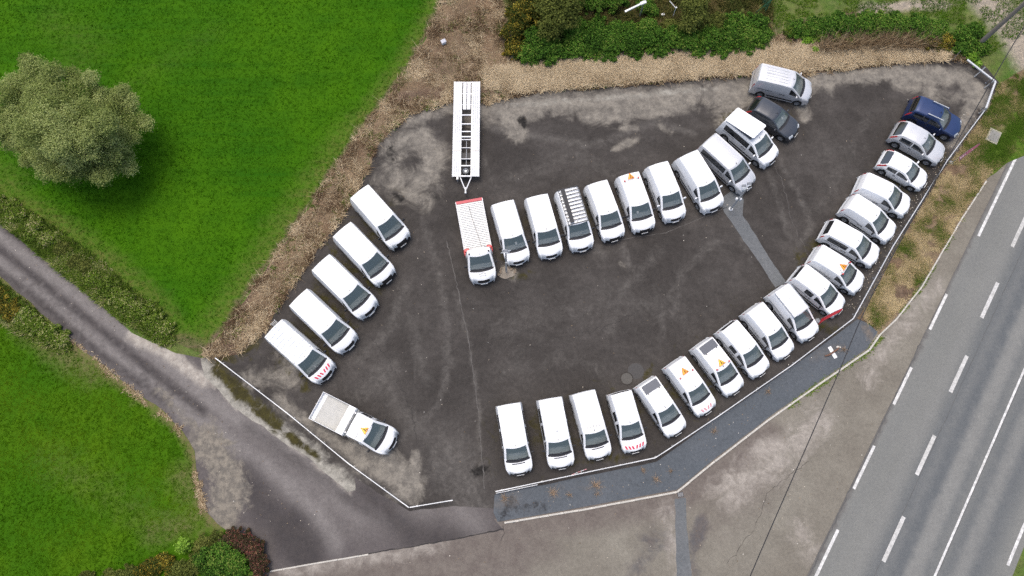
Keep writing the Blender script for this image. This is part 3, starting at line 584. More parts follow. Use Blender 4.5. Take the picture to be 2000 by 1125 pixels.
SPEC = {
 'large_a': dict(L=5.1, W=2.03, H=2.38, xrf=1.62, xc=0.80, zc=1.36, zh=1.12, belt=1.36, tumble=.17, rs=.16, fo=.92, ro=1.0, wr=.34, ribs=1, windows=[(3.45, 4.3)], door=(3.35, 4.35), bump_h=.62),
 'large_b': dict(L=5.2, W=2.04, H=2.36, xrf=1.66, xc=0.84, zc=1.34, zh=1.08, belt=1.34, tumble=.17, rs=.16, fo=.88, ro=1.0, wr=.34, ribs=0, windows=[(3.55, 4.4)], door=(3.45, 4.5)),
 'mid_a': dict(L=4.9, W=1.94, H=1.95, xrf=1.72, xc=0.92, zc=1.18, zh=.95, belt=1.14, tumble=.15, rs=.16, fo=.93, ro=.95, wr=.32, ribs=0, windows=[(3.0, 3.95)], door=(2.9, 4.0), bump_h=.55),
 'mid_b': dict(L=4.98, W=1.89, H=1.92, xrf=1.78, xc=0.98, zc=1.17, zh=.93, belt=1.10, tumble=.14, rs=.15, fo=.98, ro=.95, wr=.32, ribs=1, windows=[(0.75, 1.75), (1.9, 2.95), (3.05, 4.0)], door=(2.98, 4.05), rear_win=True),
 'mid_b_panel': dict(L=4.85, W=1.89, H=1.92, xrf=1.78, xc=0.98, zc=1.17, zh=.93, belt=1.10, tumble=.14, rs=.15, fo=.98, ro=.95, wr=.32, ribs=1, windows=[(2.95, 3.85)], door=(2.85, 3.9)),
 'mid_c': dict(L=4.72, W=1.90, H=1.90, xrf=1.78, xc=0.96, zc=1.17, zh=.95, belt=1.12, tumble=.17, rs=.18, fo=.93, ro=.90, wr=.33, ribs=1, windows=[(2.75, 3.75)], door=(2.65, 3.8)),
 'mid_d': dict(L=4.97, W=1.97, H=1.97, xrf=1.80, xc=0.93, zc=1.20, zh=.98, belt=1.17, tumble=.19, rs=.24, fo=.95, ro=.98, wr=.33, ribs=1, windows=[(3.0, 3.95)], door=(2.9, 4.0)),
 'mid_d_glazed': dict(L=5.1, W=1.95, H=1.95, xrf=1.80, xc=0.95, zc=1.18, zh=.96, belt=1.14, tumble=.17, rs=.20, fo=.95, ro=.98, wr=.33, ribs=0, windows=[(0.5, 2.95), (3.12, 4.08)], door=(3.03, 4.14), rear_win=True),
 'small_a': dict(L=4.40, W=1.80, H=1.80, xrf=1.92, xc=1.05, zc=1.12, zh=.88, belt=1.06, tumble=.17, rs=.20, fo=.92, ro=.78, wr=.31, ribs=0, windows=[(2.25, 3.25)], door=(2.12, 3.3)),
 'small_a_glazed': dict(L=4.40, W=1.80, H=1.80, xrf=1.92, xc=1.05, zc=1.12, zh=.88, belt=1.06, tumble=.17, rs=.20, fo=.92, ro=.78, wr=.31, ribs=0, windows=[(1.35, 2.0), (2.25, 3.25)], door=(2.12, 3.3), rear_win=True),
 'small_b': dict(L=4.40, W=1.83, H=1.80, xrf=1.95, xc=1.08, zc=1.12, zh=.92, belt=1.08, tumble=.20, rs=.26, fo=.88, ro=.80, wr=.32, ribs=0, windows=[(2.2, 3.2)], door=(2.1, 3.25)),
 'small_b_glazed': dict(L=4.62, W=1.83, H=1.78, xrf=1.95, xc=1.08, zc=1.12, zh=.92, belt=1.08, tumble=.20, rs=.30, fo=.88, ro=.85, wr=.32, ribs=0, windows=[(0.55, 2.15), (2.4, 3.4)], door=(2.28, 3.45), rear_win=True),
 'hatch': dict(L=4.02, W=1.74, H=1.45, xrf=1.82, xc=1.10, zc=.97, zh=.76, belt=.93, tumble=.22, rs=.62, fo=.82, ro=.72, wr=.31, car=True, rear_win=True, windows=[(0.75, 1.5), (1.58, 2.75)], door=(1.52, 2.85), fround=.34),
 'suv_a': dict(L=4.42, W=1.85, H=1.64, xrf=2.0, xc=1.25, zc=1.08, zh=.88, belt=1.02, tumble=.23, rs=.60, fo=.88, ro=.82, wr=.345, car=True, rear_win=True, windows=[(0.75, 1.72), (1.82, 2.95)], door=(1.76, 3.05), fround=.30),
 'suv_b': dict(L=4.50, W=1.86, H=1.72, xrf=2.05, xc=1.30, zc=1.12, zh=.96, belt=1.06, tumble=.19, rs=.42, fo=.88, ro=.85, wr=.36, car=True, rear_win=True, windows=[(0.6, 1.72), (1.82, 2.95)], door=(1.76, 3.05), fround=.26),
 'cab_double': dict(L=3.12, W=2.02, H=2.22, xrf=1.66, xc=0.84, zc=1.32, zh=1.08, belt=1.30, tumble=.17, rs=.06, fo=.88, ro=.5, wr=.34, cab=True, windows=[(0.25, 1.1), (1.37, 2.32)], door=(1.27, 2.37)),
 'cab_single': dict(L=2.36, W=2.02, H=2.18, xrf=1.66, xc=0.84, zc=1.30, zh=1.06, belt=1.28, tumble=.17, rs=.06, fo=.88, ro=.5, wr=.34, cab=True, windows=[(0.46, 1.5)], door=(0.36, 1.6)),
}
PCACHE = {}
def interior_meshes(key):
    s = shell(key); k = ('int', key)
    if k in PCACHE: return PCACHE[k]
    x0 = -s.L / 2
    d = MB(); d.box((x0 + s.xc - 0.24, 0, s.zc - 0.14), (0.62, s.W * 1.62, 0.22), bev=.06)
    d.box((x0 + s.xc - 0.42, s.W * .42, s.zc + 0.0), (0.22, .42, .10), bev=.04)
    seats = []
    for y in (s.W * .42, -s.W * .40):
        m = MB(); w = .5 if y > 0 else (.5 if s.car else .72)
        m.box((x0 + s.xc - 1.05, y, s.zc - .48), (.52, w, .18), bev=.05)
        m.box((x0 + s.xc - 1.33, y, s.zc - .12), (.16, w, .72), Matrix.Rotation(-.2, 3, 'Y'), bev=.05)
        m.box((x0 + s.xc - 1.42, y, s.zc + .30), (.11, .26, .18), bev=.04)
        seats.append(m.mesh('seat', SEATM))
    sw = MB()
    c = Vector((x0 + s.xc - .56, s.W * .42, s.zc + .0)); rot = Matrix.Rotation(-1.0, 3, 'Y')
    ring = [c + rot @ Vector((.19 * math.cos(t), .19 * math.sin(t), 0)) for t in [2 * math.pi * i / 14 for i in range(14)]]
    for a, b in zip(ring, ring[1:] + ring[:1]): sw.tube(a, b, .017, n=5, caps=False)
    sw.tube(ring[0], ring[7], .015, n=5)
    u = MB(); x1 = s.L if not s.cab else s.L
    u.box((0.0, 0, .42), (s.L - .5, s.W * 1.40, .46))
    PCACHE[k] = (d.mesh('dashboard', DASH), seats, sw.mesh('steering_wheel', BLACK), u.mesh('underbody', BLACK)); return PCACHE[k]
def mirror_mesh(mat):
    k = ('mir', mat.name)
    if k not in PCACHE:
        m = MB(); m.box((0, .02, 0), (.10, .22, .24), bev=.035); m.box((0.0, -.11, -.05), (.05, .12, .06))
        PCACHE[k] = m.mesh('mirror', mat)
    return PCACHE[k]
def paint_vehicle(root, key, paint, bumper, mirror, roofpaint=None, alloy=False, moulding=True, rail=True, roof_stub=True, vent=False, handles=True, wheels=True, glassd=GLASSD, plate=True, note=0):
    s = shell(key); x0 = -s.L / 2
    for part in s.faces:
        base = part.rstrip('LR0123456789') if part[-1] in 'LR' else part
        if base.startswith('side_window'): base = 'side_window'
        mat = {'body': paint, 'bonnet': paint, 'door': paint, 'windscreen': GLASS, 'side_window': glassd, 'rear_window': glassd, 'cowl_panel': BLACK, 'grille': BLACK, 'headlight': LAMPG, 'tail_light': TAILR, 'front_bumper': bumper, 'rear_bumper': bumper}[base]
        k = (key, part, mat.name)
        if k not in PCACHE: PCACHE[k] = s.part_mesh(part, mat)
        obj(base, PCACHE[k], root)
    dsh, seats, sw, ub = interior_meshes(key)
    obj('dashboard', dsh, root); obj('steering_wheel', sw, root); obj('underbody', ub, root)
    for q in seats: obj('seat', q, root)
    if wheels: add_wheels(root, [x0 + s.xa_f] + ([] if s.cab else [x0 + s.xa_r]), s.W, s.wr, alloy=alloy)
    mx = s.xc - (0.42 if not s.car else .38)
    for sg in (1, -1):
        o = obj('mirror', mirror_mesh(mirror), root); yb = s.side_y(mx, s.belt + .10)
        o.location = (x0 + mx, sg * (yb + .13), s.belt + .13)
        if sg < 0: o.rotation_euler = (0, 0, math.pi)
    k = (key, 'details', moulding, rail, handles)
    if k not in PCACHE:
        out = []
        def ribbon(name, xa, xb, z, w, mat, th=.018):
            n = max(2, int((xb - xa) / .15))
            for sg in (1, -1):
                V = []; F = []
                for i in range(n + 1):
                    x = lerp(xa, xb, i / n)
                    ylo, yhi = s.side_y(x, z - w / 2), s.side_y(x, z + w / 2)
                    V += [(x0 + x, sg * (ylo + .002), z - w / 2), (x0 + x, sg * (ylo + th), z - w / 2), (x0 + x, sg * (yhi + th), z + w / 2), (x0 + x, sg * (yhi + .002), z + w / 2)]
                for i in range(n):
                    for c in range(3):
                        f = (i * 4 + c, i * 4 + c + 1, i * 4 + 5 + c, i * 4 + 4 + c); F.append(f if sg > 0 else f[::-1])
                out.append((name, mesh_np(name, V, F, mat)))
        if moulding and not s.cab: ribbon('side_moulding', s.xa_r + s.wr + .12, s.xa_f - s.wr - .12, .52 if not s.car else .36, .13, BLACK)
        if rail and not s.cab: ribbon('door_rail', s.ro * .55, s.ro * .55 + 1.15, s.belt - .03, .035, BLACK, .012)
        if handles:
            for xh in ([s.__dict__['xc'] - 1.38] + ([] if s.cab else [s.xc - 1.62 if not s.car else s.xc - 2.2])):
                for sg in (1, -1):
                    m = MB(); m.box((x0 + xh, sg * (s.side_y(xh, s.belt - .12) + .015), s.belt - .12), (.2, .04, .04), bev=.012); out.append(('door_handle', m.mesh('door_handle', BLACK)))
        # wipers lying on the screen
        for (ya, yb) in ((.62, .0), (.0, -.62)):
            m = MB(); xa = s.xc - .06; 
            p = Vector((x0 + xa, ya * s.W, s.top_z(xa - .0, ya * s.W) + .03)); xb2 = s.xc - .13
            q = Vector((x0 + xb2, yb * s.W, s.top_z(xb2, yb * s.W) + .03)); m.tube(p, q, .013, n=5); out.append(('wiper', m.mesh('wiper', BLACK)))
        # panel gaps: bonnet sides and door edges
        zt = s.H
        m = MB(); xs_ = s.xrf - .16; m.tube((x0 + xs_, 0.0, s.top_z(xs_, 0) + .0), (x0 + xs_ - .10, 0.0, s.top_z(xs_ - .1, 0) + .10), .012, n=6); m.box((x0 + xs_, 0, s.top_z(xs_, 0)), (.08, .05, .03), bev=.01)
        out.append(('antenna', m.mesh('antenna', BLACK)))
        if plate:
            m = MB(); m.box((x0 + s.L + .005, 0, .46), (.025, .52, .11)); out.append(('number_plate', m.mesh('number_plate', PLATEM)))
        PCACHE[k] = out
    for nm, me in PCACHE[k]:
        if nm == 'antenna' and not roof_stub: continue
        obj(nm, me, root)
    if vent:
        m = MB(); V = []; F = []; xa = s.xc + .22
        n = 10
        for i in range(n + 1):
            y = lerp(-.48, .48, i / n) * s.W; b = .10 * (y / s.W) ** 2
            for dx in (-.035, .03): V.append((x0 + xa + dx - b, y - .0, s.top_z(xa + dx - b, y) + .008))
        F = [(2 * i, 2 * i + 1, 2 * i + 3, 2 * i + 2) for i in range(n)]
        obj('bonnet_vent', mesh_np('bonnet_vent', V, F, BLACK), root)
    if SPEC[key].get('ribs'):
        kk = (key, 'grooves')
        if kk not in PCACHE:
            l = []
            xa, xb_ = s.P[0][0] + .75, s.xrf - .62
            for i in range(5):
                m = MB(); y = (i - 2) * .26; m.box((x0 + (xa + xb_) / 2, y, s.top_z((xa + xb_) / 2, y) + .012), (xb_ - xa, .022, .016)); l.append(m.mesh('roof_rib', RIBM))
            PCACHE[kk] = l
        for me in PCACHE[kk]: obj('roof_rib', me, root)
    if note:
        m = MB(); xx = lerp(s.xrf, s.xc, .45); y = note * s.W * .3
        z = s.top_z(xx, y) - .05
        m.box((x0 + xx, y, z), (.2, .15, .004), Matrix.Rotation(math.atan2(s.H - s.zc, s.xc - s.xrf), 3, 'Y')); m.build('paper_notice', PLATEM, root)
    return s

# ---- extras that ride on a vehicle
def warn_sign(root, s, x, mat=YELLOW, backing=True, size=.52):
    """x from the tail; triangle with a digging figure, lamp bar with two lamps"""
    x0 = -s.L / 2; z = s.H + .05
    if backing:
        m = MB(); m.prism([(x0 + x - .36, -.10), (x0 + x - .36, .10), (x0 + x + .1, .42), (x0 + x + .16, .42), (x0 + x + .16, -.42), (x0 + x + .1, -.42)], z - .03, z - .012); m.build('sign_backing', WHITE2, root)
    a = size
    tri = [(x0 + x - a * .62, 0), (x0 + x + a * .38, a * .56), (x0 + x + a * .38, -a * .56)]
    def cut(p, q, f): return (lerp(p[0], q[0], f), lerp(p[1], q[1], f))
    pts = []
    for i in range(3): pts += [cut(tri[i], tri[i - 1], .1), cut(tri[i], tri[(i + 1) % 3], .1)]
    m = MB(); m.prism([pts[1], pts[2], pts[3], pts[4], pts[5], pts[0]], z, z + .02); sg = m.build('warning_triangle', mat, root)
    m = MB()
    for i in range(3):
        p, q = Vector((*tri[i], z + .022)), Vector((*tri[(i + 1) % 3], z + .022)); c = (Vector((*tri[0], 0)) + Vector((*tri[1], 0)) + Vector((*tri[2], 0))) / 3; c.z = z + .022
        p = lerp(p, c, .10); q = lerp(q, c, .10); m.tube(p, q, .011, n=4)
    m.build('triangle_border', REDS, sg)
    m = MB()                                                     # the digging worker
    cx = x0 + x + .04
    m.lathe([(0.001, z + .03), (.03, z + .03), (.03, z + .02)], 'Z', 8, (cx - .13, .02, 0))
    for (p, q, r) in (((cx - .10, .02), (cx + .0, -.01), .024), ((cx + .0, -.01), (cx + .10, .04), .018), ((cx + .0, -.01), (cx + .10, -.05), .018), ((cx - .07, .01), (cx - .0, .09), .014), ((cx - .02, .05), (cx + .10, .13), .010)):
        m.tube((p[0], p[1], z + .024), (q[0], q[1], z + .024), r, n=5)
    m.lathe([(0.001, z + .035), (.045, z + .025), (.05, z + .02)], 'Z', 8, (cx + .1, .13, 0))
    m.build('worker_symbol', BLACK, sg)
    m = MB(); m.box((x0 + x + a * .38 + .05, 0, z + .0), (.03, 1.10, .025)); bar = m.build('lamp_bar', WHITE2, root)
    for y in (-.54, .54):
        m = MB(); m.lathe([(0.001, z + .09), (.05, z + .085), (.065, z + .05), (.065, z - .03)], 'Z', 12, (x0 + x + a * .38 + .05, y, 0)); m.build('beacon_lamp', REDP if mat is not YELLOW or backing else GALV, root, 40)
def chevrons(root, s, n=3, faded=False):
    x0 = -s.L / 2; mat = PINKL if faded else REDS
    xb = s.L - .30; 
    for sg in (1, -1):
        for i in range(n):
            y0 = sg * (.04 + i * .23)
            V = []
            for (dx, dy) in ((-.19, -.02), (-.19, .10), (.03, .18), (.03, .06)):
                y = y0 + sg * (.18 - dy); x = xb + dx - .22 * (abs(y) / s.W) ** 2
                V.append((x0 + x, y, s.top_z(x, y) + .012))
            F = [(0, 1, 2, 3)] if sg < 0 else [(3, 2, 1, 0)]
            obj('chevron_stripe', mesh_np('chevron_stripe', V, F, mat), root)
def roof_hatch(root, s):
    x0 = -s.L / 2; m = MB(); m.box((x0 + .62, 0, s.H + .045), (.62, 1.24, .035), bev=.01); m.build('roof_panel', PANELD, root)
    for y in (-.45, .45):
        m = MB(); m.box((x0 + .98, y, s.H + .03), (.12, .05, .05), bev=.01); m.build('panel_clip', BLACK, root)
def roof_rack(root, s, xa, xb, n, mat, plank=None, sides=True, w=None, bw=.06, lift=.12):
    x0 = -s.L / 2; w = w or (s.W - s.tumble) * 2 - .14; z = s.H + lift
    if sides:
        for sg in (1, -1): m = MB(); m.tube((x0 + xa, sg * w / 2, z), (x0 + xb, sg * w / 2, z), .022, n=6); m.build('rack_rail', mat, root)
    for i in range(n):
        x = x0 + lerp(xa, xb, i / (n - 1)); m = MB(); m.box((x, 0, z), (bw, w + .04, .045), bev=.012); m.build('rack_bar', mat, root)
    for i in (0, n // 3, 2 * n // 3, n - 1):
        for sg in (1, -1):
            x = x0 + lerp(xa, xb, i / (n - 1)); m = MB(); m.box((x, sg * (w / 2 + .01), z - .07), (.07, .04, .14), bev=.01); m.build('rack_foot', BLACK, root)
    if plank:
        m = MB(); m.box((x0 + (xa + xb) / 2 - .05, plank, z + .045), (xb - xa - .1, .30, .03)); m.build('walkway_board', plain('dark_board', (.03, .03, .033), .7), root)

V = []   # the vehicles, placed from image pixels: kind, tail spot, nose spot, tail height, options
def place(name, key, tail, nose, zt, label, cat='van', group=None, L=None, dh=0.0):
    s = shell(key) if key else None
    LL = L or s.L
    a = G(*tail, zt); b = G(*nose, .45); d = Vector((b.x - a.x, b.y - a.y)); h = math.atan2(d.y, d.x) + math.radians(dh)
    # split the length difference between both ends
    ex = (d.length - LL) * .35
    c = Vector((b.x, b.y)) - Vector((math.cos(h), math.sin(h))) * (LL / 2 + ex)
    r = empty(name, (c.x, c.y, 0.02), h); tag(r, label, cat, group); return r
W_, B_, S_ = WHITE, BLACK, SILVER
ROWL, ROWM, ROWR = 'vans parked along the dry bank', 'vehicles in the middle row', 'vehicles parked along the roadside rail'
def van(name, key, tail, nose, zt, label, group, paint=W_, bumper=W_, mirror=B_, cat='van', dh=0.0, **kw):
    r = place(name, key, tail, nose, zt, label, cat, group, dh=dh); s = paint_vehicle(r, key, paint, bumper, mirror, **kw); return r, s

# left row
def roof_slots(root, s, x, n=5, L_=.34):
    for i in range(n):
        m = MB(); m.box((-s.L / 2 + x + .02 * (i % 2), (i - (n - 1) / 2) * .20, s.H + .02), (L_, .06, .02)); m.build('roof_slot', GREYM, root)
r, s = van('panel_van', 'large_a', (704.8, 377.2), (784.6, 475), 2.3, 'white high-roof van with black bumper, nearest the trailer of its row', ROWL, bumper=B_)
roof_slots(r, s, 2.55)
van('panel_van', 'large_a', (663.9, 443.7), (760.1, 550.3), 2.3, 'white high-roof van with black bumper, second from the top of its row', ROWL, bumper=B_)
van('panel_van', 'large_b', (621, 507.2), (727, 613.3), 2.3, 'plain white high-roof van, third of the five beside the dry bank', ROWL)
van('panel_van', 'large_b', (576.3, 575.2), (687.8, 679.9), 2.3, 'plain white high-roof van next to the one with a white roof rack', ROWL)
r, s = van('panel_van', 'large_b', (527.4, 635.8), (644.7, 737.5), 2.3, 'white high-roof van with white roof rack, rear ladder and red bonnet stripes', ROWL)
roof_rack(r, s, .35, 3.15, 9, WHITE, bw=.035, lift=.075); chevrons(r, s, 3)
m = MB()
for y in (.1, .5): m.tube((-s.L / 2 - .08, y, .6), (-s.L / 2 - .03, y, s.H + .12), .02, n=6)
for i in range(7): m.tube((-s.L / 2 - .07, .1, .7 + i * .26), (-s.L / 2 - .07, .5, .7 + i * .26), .015, n=5)
m.build('rear_ladder', GALV, r)
# middle row
van('delivery_van', 'mid_a', (981.7, 393.5), (1013.6, 514.8), 1.9, 'white van with smooth roof right beside the red and white flatbed lorry', ROWM, note=.4)
van('delivery_van', 'mid_a', (1046.9, 375.9), (1078.2, 506), 1.9, 'white smooth-roofed van left of the van with the black roof rack', ROWM)
r, s = van('delivery_van', 'mid_a', (1108.4, 368.8), (1137.8, 488.4), 1.95, 'white van carrying a black roof rack with a dark walkway board', ROWM)
roof_rack(r, s, .22, 3.12, 11, BLACK, plank=-.42)
van('delivery_van', 'mid_c', (1165.7, 353), (1200, 469.8), 1.88, 'white ribbed-roof van right of the van with the black roof rack', ROWM, bumper=B_)
r, s = van('delivery_van', 'mid_c', (1227.6, 336.4), (1258.7, 453.8), 1.88, 'white van with black bumper and a warning triangle at its roof tail', ROWM, bumper=B_, note=-1)
warn_sign(r, s, .55, ORANGE, False)
van('delivery_van', 'mid_c', (1284.4, 316), (1319.1, 432.4), 1.88, 'white ribbed-roof van with white bumper and mirrors, no roof sign', ROWM, mirror=W_)
van('delivery_van', 'mid_d', (1340, 292), (1395.8, 414), 1.95, 'white van with a swage-lined roof just left of the grey glazed van', ROWM, mirror=W_)
van('minibus', 'mid_d_glazed', (1378.2, 265.5), (1464, 370.1), 1.9, 'grey-sided glazed van with pale roof behind the leaning lamp post', ROWM, paint=S_, bumper=S_, mirror=W_)
r, s = van('camper_van', 'mid_d_glazed', (1427, 222), (1507.3, 317.3), 1.95, 'white camper van with its pop-up roof raised', ROWM, mirror=W_, cat='camper van', alloy=True)
x0 = -s.L / 2
m = MB(); rot = Matrix.Rotation(-math.radians(11), 3, 'Y'); m.box((x0 + 1.55, 0, s.H + .34), (2.7, 1.56, .10), rot, bev=.09); m.build('pop_up_roof', WHITE, r, 40)
m = MB(); Vv = [(x0 + .35, -.66, s.H - .01), (x0 + 2.72, -.66, s.H - .01), (x0 + 2.72, .66, s.H - .01), (x0 + .35, .66, s.H - .01), (x0 + .35, -.66, s.H + .06), (x0 + 2.76, -.66, s.H + .54), (x0 + 2.76, .66, s.H + .54), (x0 + .35, .66, s.H + .06)]
m.add(Vv, [(0, 1, 5, 4), (1, 2, 6, 5), (2, 3, 7, 6), (3, 0, 4, 7)]); m.build('roof_tent', plain('tent_cloth', (.07, .072, .08), .9), r)
van('suv', 'suv_a', (1463, 204), (1554.4, 264.8), .8, 'dark grey car between the camper van and the silver van', ROWM, paint=DARKP, bumper=DARKP, mirror=DARKP, cat='car', alloy=True, moulding=False, rail=False, note=.3)
van('delivery_van', 'mid_d', (1481.6, 138.4), (1581.6, 186.4), 1.95, 'silver panel van at the edge of the dry bank', ROWM, paint=S_, bumper=S_, mirror=S_)
# right row, from the far end to the entrance
CAR = dict(cat='car', alloy=True, moulding=False, rail=False)
r, s = van('suv', 'suv_b', (1772.9, 208.2), (1871.6, 259.8), .8, 'dark blue off-road car with silver roof bars', ROWR, paint=BLUEP, bumper=BLUEP, mirror=BLUEP, **CAR)
for sg in (1, -1):
    m = MB(); m.box((-.25, sg * .62, s.H + .06), (1.25, .07, .05), bev=.02); m.build('roof_bar', GALV, r)
van('suv', 'suv_a', (1741.8, 250.9), (1840.5, 312.3), .8, 'silver crossover car between the blue off-road car and the white hatchback', ROWR, paint=S_, bumper=GREYM, mirror=S_, note=.3, **CAR)
van('hatchback', 'hatch', (1720.5, 306.9), (1806.7, 362), .8, 'small white hatchback car next to the silver crossover', ROWR, mirror=W_, **CAR)
van('small_van', 'small_b', (1686.7, 349.8), (1771.1, 411.1), 1.72, 'small white van with alloy wheels next to the hatchback', ROWR, mirror=B_, alloy=True, rail=False)
van('small_van', 'small_b', (1660.9, 388.9), (1740.9, 464.4), 1.72, 'small white van above the glazed one with the long side window', ROWR)
van('small_van', 'small_b_glazed', (1614.7, 436.9), (1712.7, 510.7), 1.7, 'small white van with a long dark rear side window', ROWR)
SHELLS['small_b_glazed'] and None
r, s = van('small_van', 'small_a', (1593.3, 489.3), (1680.9, 563.6), 1.72, 'small white van with a warning triangle, between two glazed small vans', ROWR)
warn_sign(r, s, 2.2, ORANGE)
van('small_van', 'small_a_glazed', (1556.4, 523.6), (1642.7, 610.7), 1.72, 'small white van with dark rear window, its nose behind the red flag', ROWR)
r, s = van('small_van', 'small_a', (1520.9, 557.3), (1584.9, 663.1), 1.8, 'small white van with a flat white roof deck', ROWR)
x0 = -s.L / 2
m = MB(); m.box((x0 + 1.32, 0, s.H + .09), (2.2, 1.36, .035), bev=.01); dk = m.build('roof_deck', WHITE2, r)
for i in range(6):
    m = MB(); m.box((x0 + .3 + i * .41, 0, s.H + .115), (.04, 1.34, .02)); m.build('deck_rib', GALV, dk)
for sg in (1, -1):
    m = MB(); m.tube((x0 + .2, sg * .68, s.H + .12), (x0 + 2.45, sg * .68, s.H + .12), .03, n=6); m.build('deck_rail', GALV, r)
van('small_van', 'small_a', (1472.2, 596.9), (1536.2, 697.3), 1.72, 'plain small white van left of the one with a flat roof deck', ROWR)
van('small_van', 'small_a_glazed', (1418.9, 628.9), (1490, 733.8), 1.72, 'small white glazed van right of the one with triangle and dark roof panel', ROWR)
r, s = van('small_van', 'small_a', (1371.8, 663.6), (1438.4, 768.4), 1.72, 'small white van with both a dark roof panel and a warning triangle', ROWR)
roof_hatch(r, s); warn_sign(r, s, 2.0, YELLOW)
r, s = van('small_van', 'small_a', (1318.6, 702.5), (1383.1, 807.1), 1.72, 'small white van with an orange triangle amid the roof and faded bonnet stripes', ROWR)
warn_sign(r, s, 1.05, ORANGE, False); chevrons(r, s, 2, True)
r, s = van('small_van', 'small_a', (1261.9, 741.6), (1324.5, 848.2), 1.72, 'small white van with only a dark roof panel, beside the round manhole', ROWR)
roof_hatch(r, s)
r, s = van('small_van', 'small_a_glazed', (1211, 759.8), (1241.4, 885.3), 1.72, 'small white glazed van with bright red bonnet stripes', ROWR)
chevrons(r, s, 3)
r, s = van('delivery_van', 'mid_b_panel', (1139.3, 763.1), (1171.3, 896.4), 1.9, 'white ribbed-roof panel van beside the van with red bonnet stripes', ROWR, vent=True, bumper=W_)
roof_slots(r, s, 2.6, 5, .16)
r, s = van('minibus', 'mid_b', (1074.4, 778.2), (1097.6, 913.3), 1.9, 'white glazed van with a round roof vent', ROWR, paint=W_, vent=True, cat='minibus')
m = MB(); m.lathe([(0.001, s.H + .07), (.06, s.H + .07), (.07, s.H + .05), (.12, s.H + .04), (.13, s.H)], 'Z', 14, (-.1, 0, 0)); m.build('roof_vent', GALV, r, 40)
van('minibus', 'mid_b', (992.3, 783.6), (1016.7, 928.4), 1.9, 'white glazed van at the entrance end of the roadside row', ROWR, vent=True, cat='minibus')

# ---- crew cab tipper
def truck_root(name, tail, nose, zt, L, label):
    return place(name, None, tail, nose, zt, label, 'truck', L=L)
def cab_on(root, key, L, **kw):
    """cab panels as parts of the truck, its nose at +L/2"""
    before = set(o.name for o in root.children)
    s = paint_vehicle(root, key, W_, kw.pop('bumper', W_), B_, **kw)
    for o in root.children:
        if o.name not in before: o.location.x += L / 2 - s.L / 2
    return s
TL = 6.15
t = truck_root('tipper_truck', (616.3, 790.5), (772, 868.7), 1.25, TL, 'white crew-cab tipper truck with an empty dropside bed')
s = cab_on(t, 'cab_double', TL); xb = -TL / 2; xe = xb + 2.75
sh = TL / 2 - s.L / 2
m = MB()
for y in (-.38, .38): m.box((xb + 1.7, y, .62), (3.9, .09, .16))
m.box((xb + .6, 0, .6), (.1, .9, .12)); m.box((xb + 2.4, 0, .6), (.1, .9, .12)); m.build('chassis_frame', BLACK, t)
add_wheels(t, [xb + 1.25], .98, .34, .22)
m = MB(); m.box((xb + 1.42, 0, .86), (2.84, 2.0, .08)); m.build('bed_floor', BEDF, t)
for i in range(11):
    m = MB(); m.box((xb + 1.22, -.9 + i * .18, .905), (1.75, .07, .03)); m.build('floor_rib', BEDF, t)
for sg in (1, -1):
    m = MB(); m.box((xb + 1.35, sg * 1.015, 1.06), (2.7, .035, .40), bev=.01); m.build('dropside', WHITE2, t)
m = MB(); m.box((xb + .17, 0, .915), (.33, 1.94, .03)); m.box((xb + .0, 0, 1.02), (.035, 2.06, .34)); m.build('tailgate', WHITE2, t)
m = MB(); m.box((xb + 2.45, 0, 1.30), (.62, 2.06, .06), bev=.02); m.box((xb + 2.70, 0, 1.18), (.05, 2.04, .7)); hb = m.build('toolbox', WHITE, t)
for i in range(9):
    for j in range(2):
        m = MB(); m.box((xb + 2.24 + j * .13, -.84 + i * .21, 1.335), (.10, .13, .012)); m.build('box_slot', GREYM, hb)
for y in (-.72, .72):
    m = MB(); m.box((xe + .1, y, 1.15), (.12, .08, .9)); m.build('headboard_post', WHITE2, t)
m = MB(); m.box((sh - s.L / 2 + .78, 0, s.H + .02), (.05, 1.6, .03)); m.build('roof_seam', GREYM, t)
class _S: pass
q = _S(); q.L = s.L; q.W = s.W; q.H = s.H
n0 = set(t.children); warn_sign(t, q, 1.10, YELLOW, False)
for o in t.children:
    if o not in n0: o.location.x += sh
# ---- flatbed lorry
CL = 6.75
t = truck_root('flatbed_lorry', (915.4, 388.6), (946.1, 554.9), 1.0, CL, 'white recovery lorry with slatted flatbed and red tail edge')
s = cab_on(t, 'cab_single', CL); xb = -CL / 2; sh = CL / 2 - s.L / 2
m = MB()
for y in (-.38, .38): m.box((xb + 2.2, y, .58), (4.3, .09, .16))
m.box((xb + 1.0, 0, .6), (.1, .9, .12)); m.box((xb + 3, 0, .6), (.1, .9, .12)); m.build('chassis_frame', BLACK, t)
add_wheels(t, [xb + 1.35], .98, .34, .22)
m = MB(); m.box((xb + 2.15, 0, .80), (4.2, 2.02, .08)); m.build('bed_base', plain('bed_base_grey', (.40, .40, .39), .7), t)
sl = MB(); sl.box((0, 0, 0), (.105, 1.98, .03), bev=.012); slm = sl.mesh('bed_slat', ALU)
for i in range(28):
    o = obj('bed_slat', slm, t); o.location = (xb + .34 + i * .139, 0, .866)
for sg in (1, -1):
    m = MB(); m.box((xb + 2.15, sg * 1.03, .84), (4.2, .05, .14), bev=.01); m.build('side_rail', WHITE2, t)
m = MB(); m.box((xb + .12, 0, .86), (.24, 2.1, .05), bev=.02); m.build('tail_edge', plain('dull_red', (.50, .10, .11), .6), t)
m = MB(); m.tube((xb + .5, -.1, .90), (xb + 1.5, -.02, .90), .012, n=5); m.tube((xb + 1.5, -.02, .90), (xb + 4.0, .32, .90), .012, n=5); m.build('winch_cable', BLACK, t)
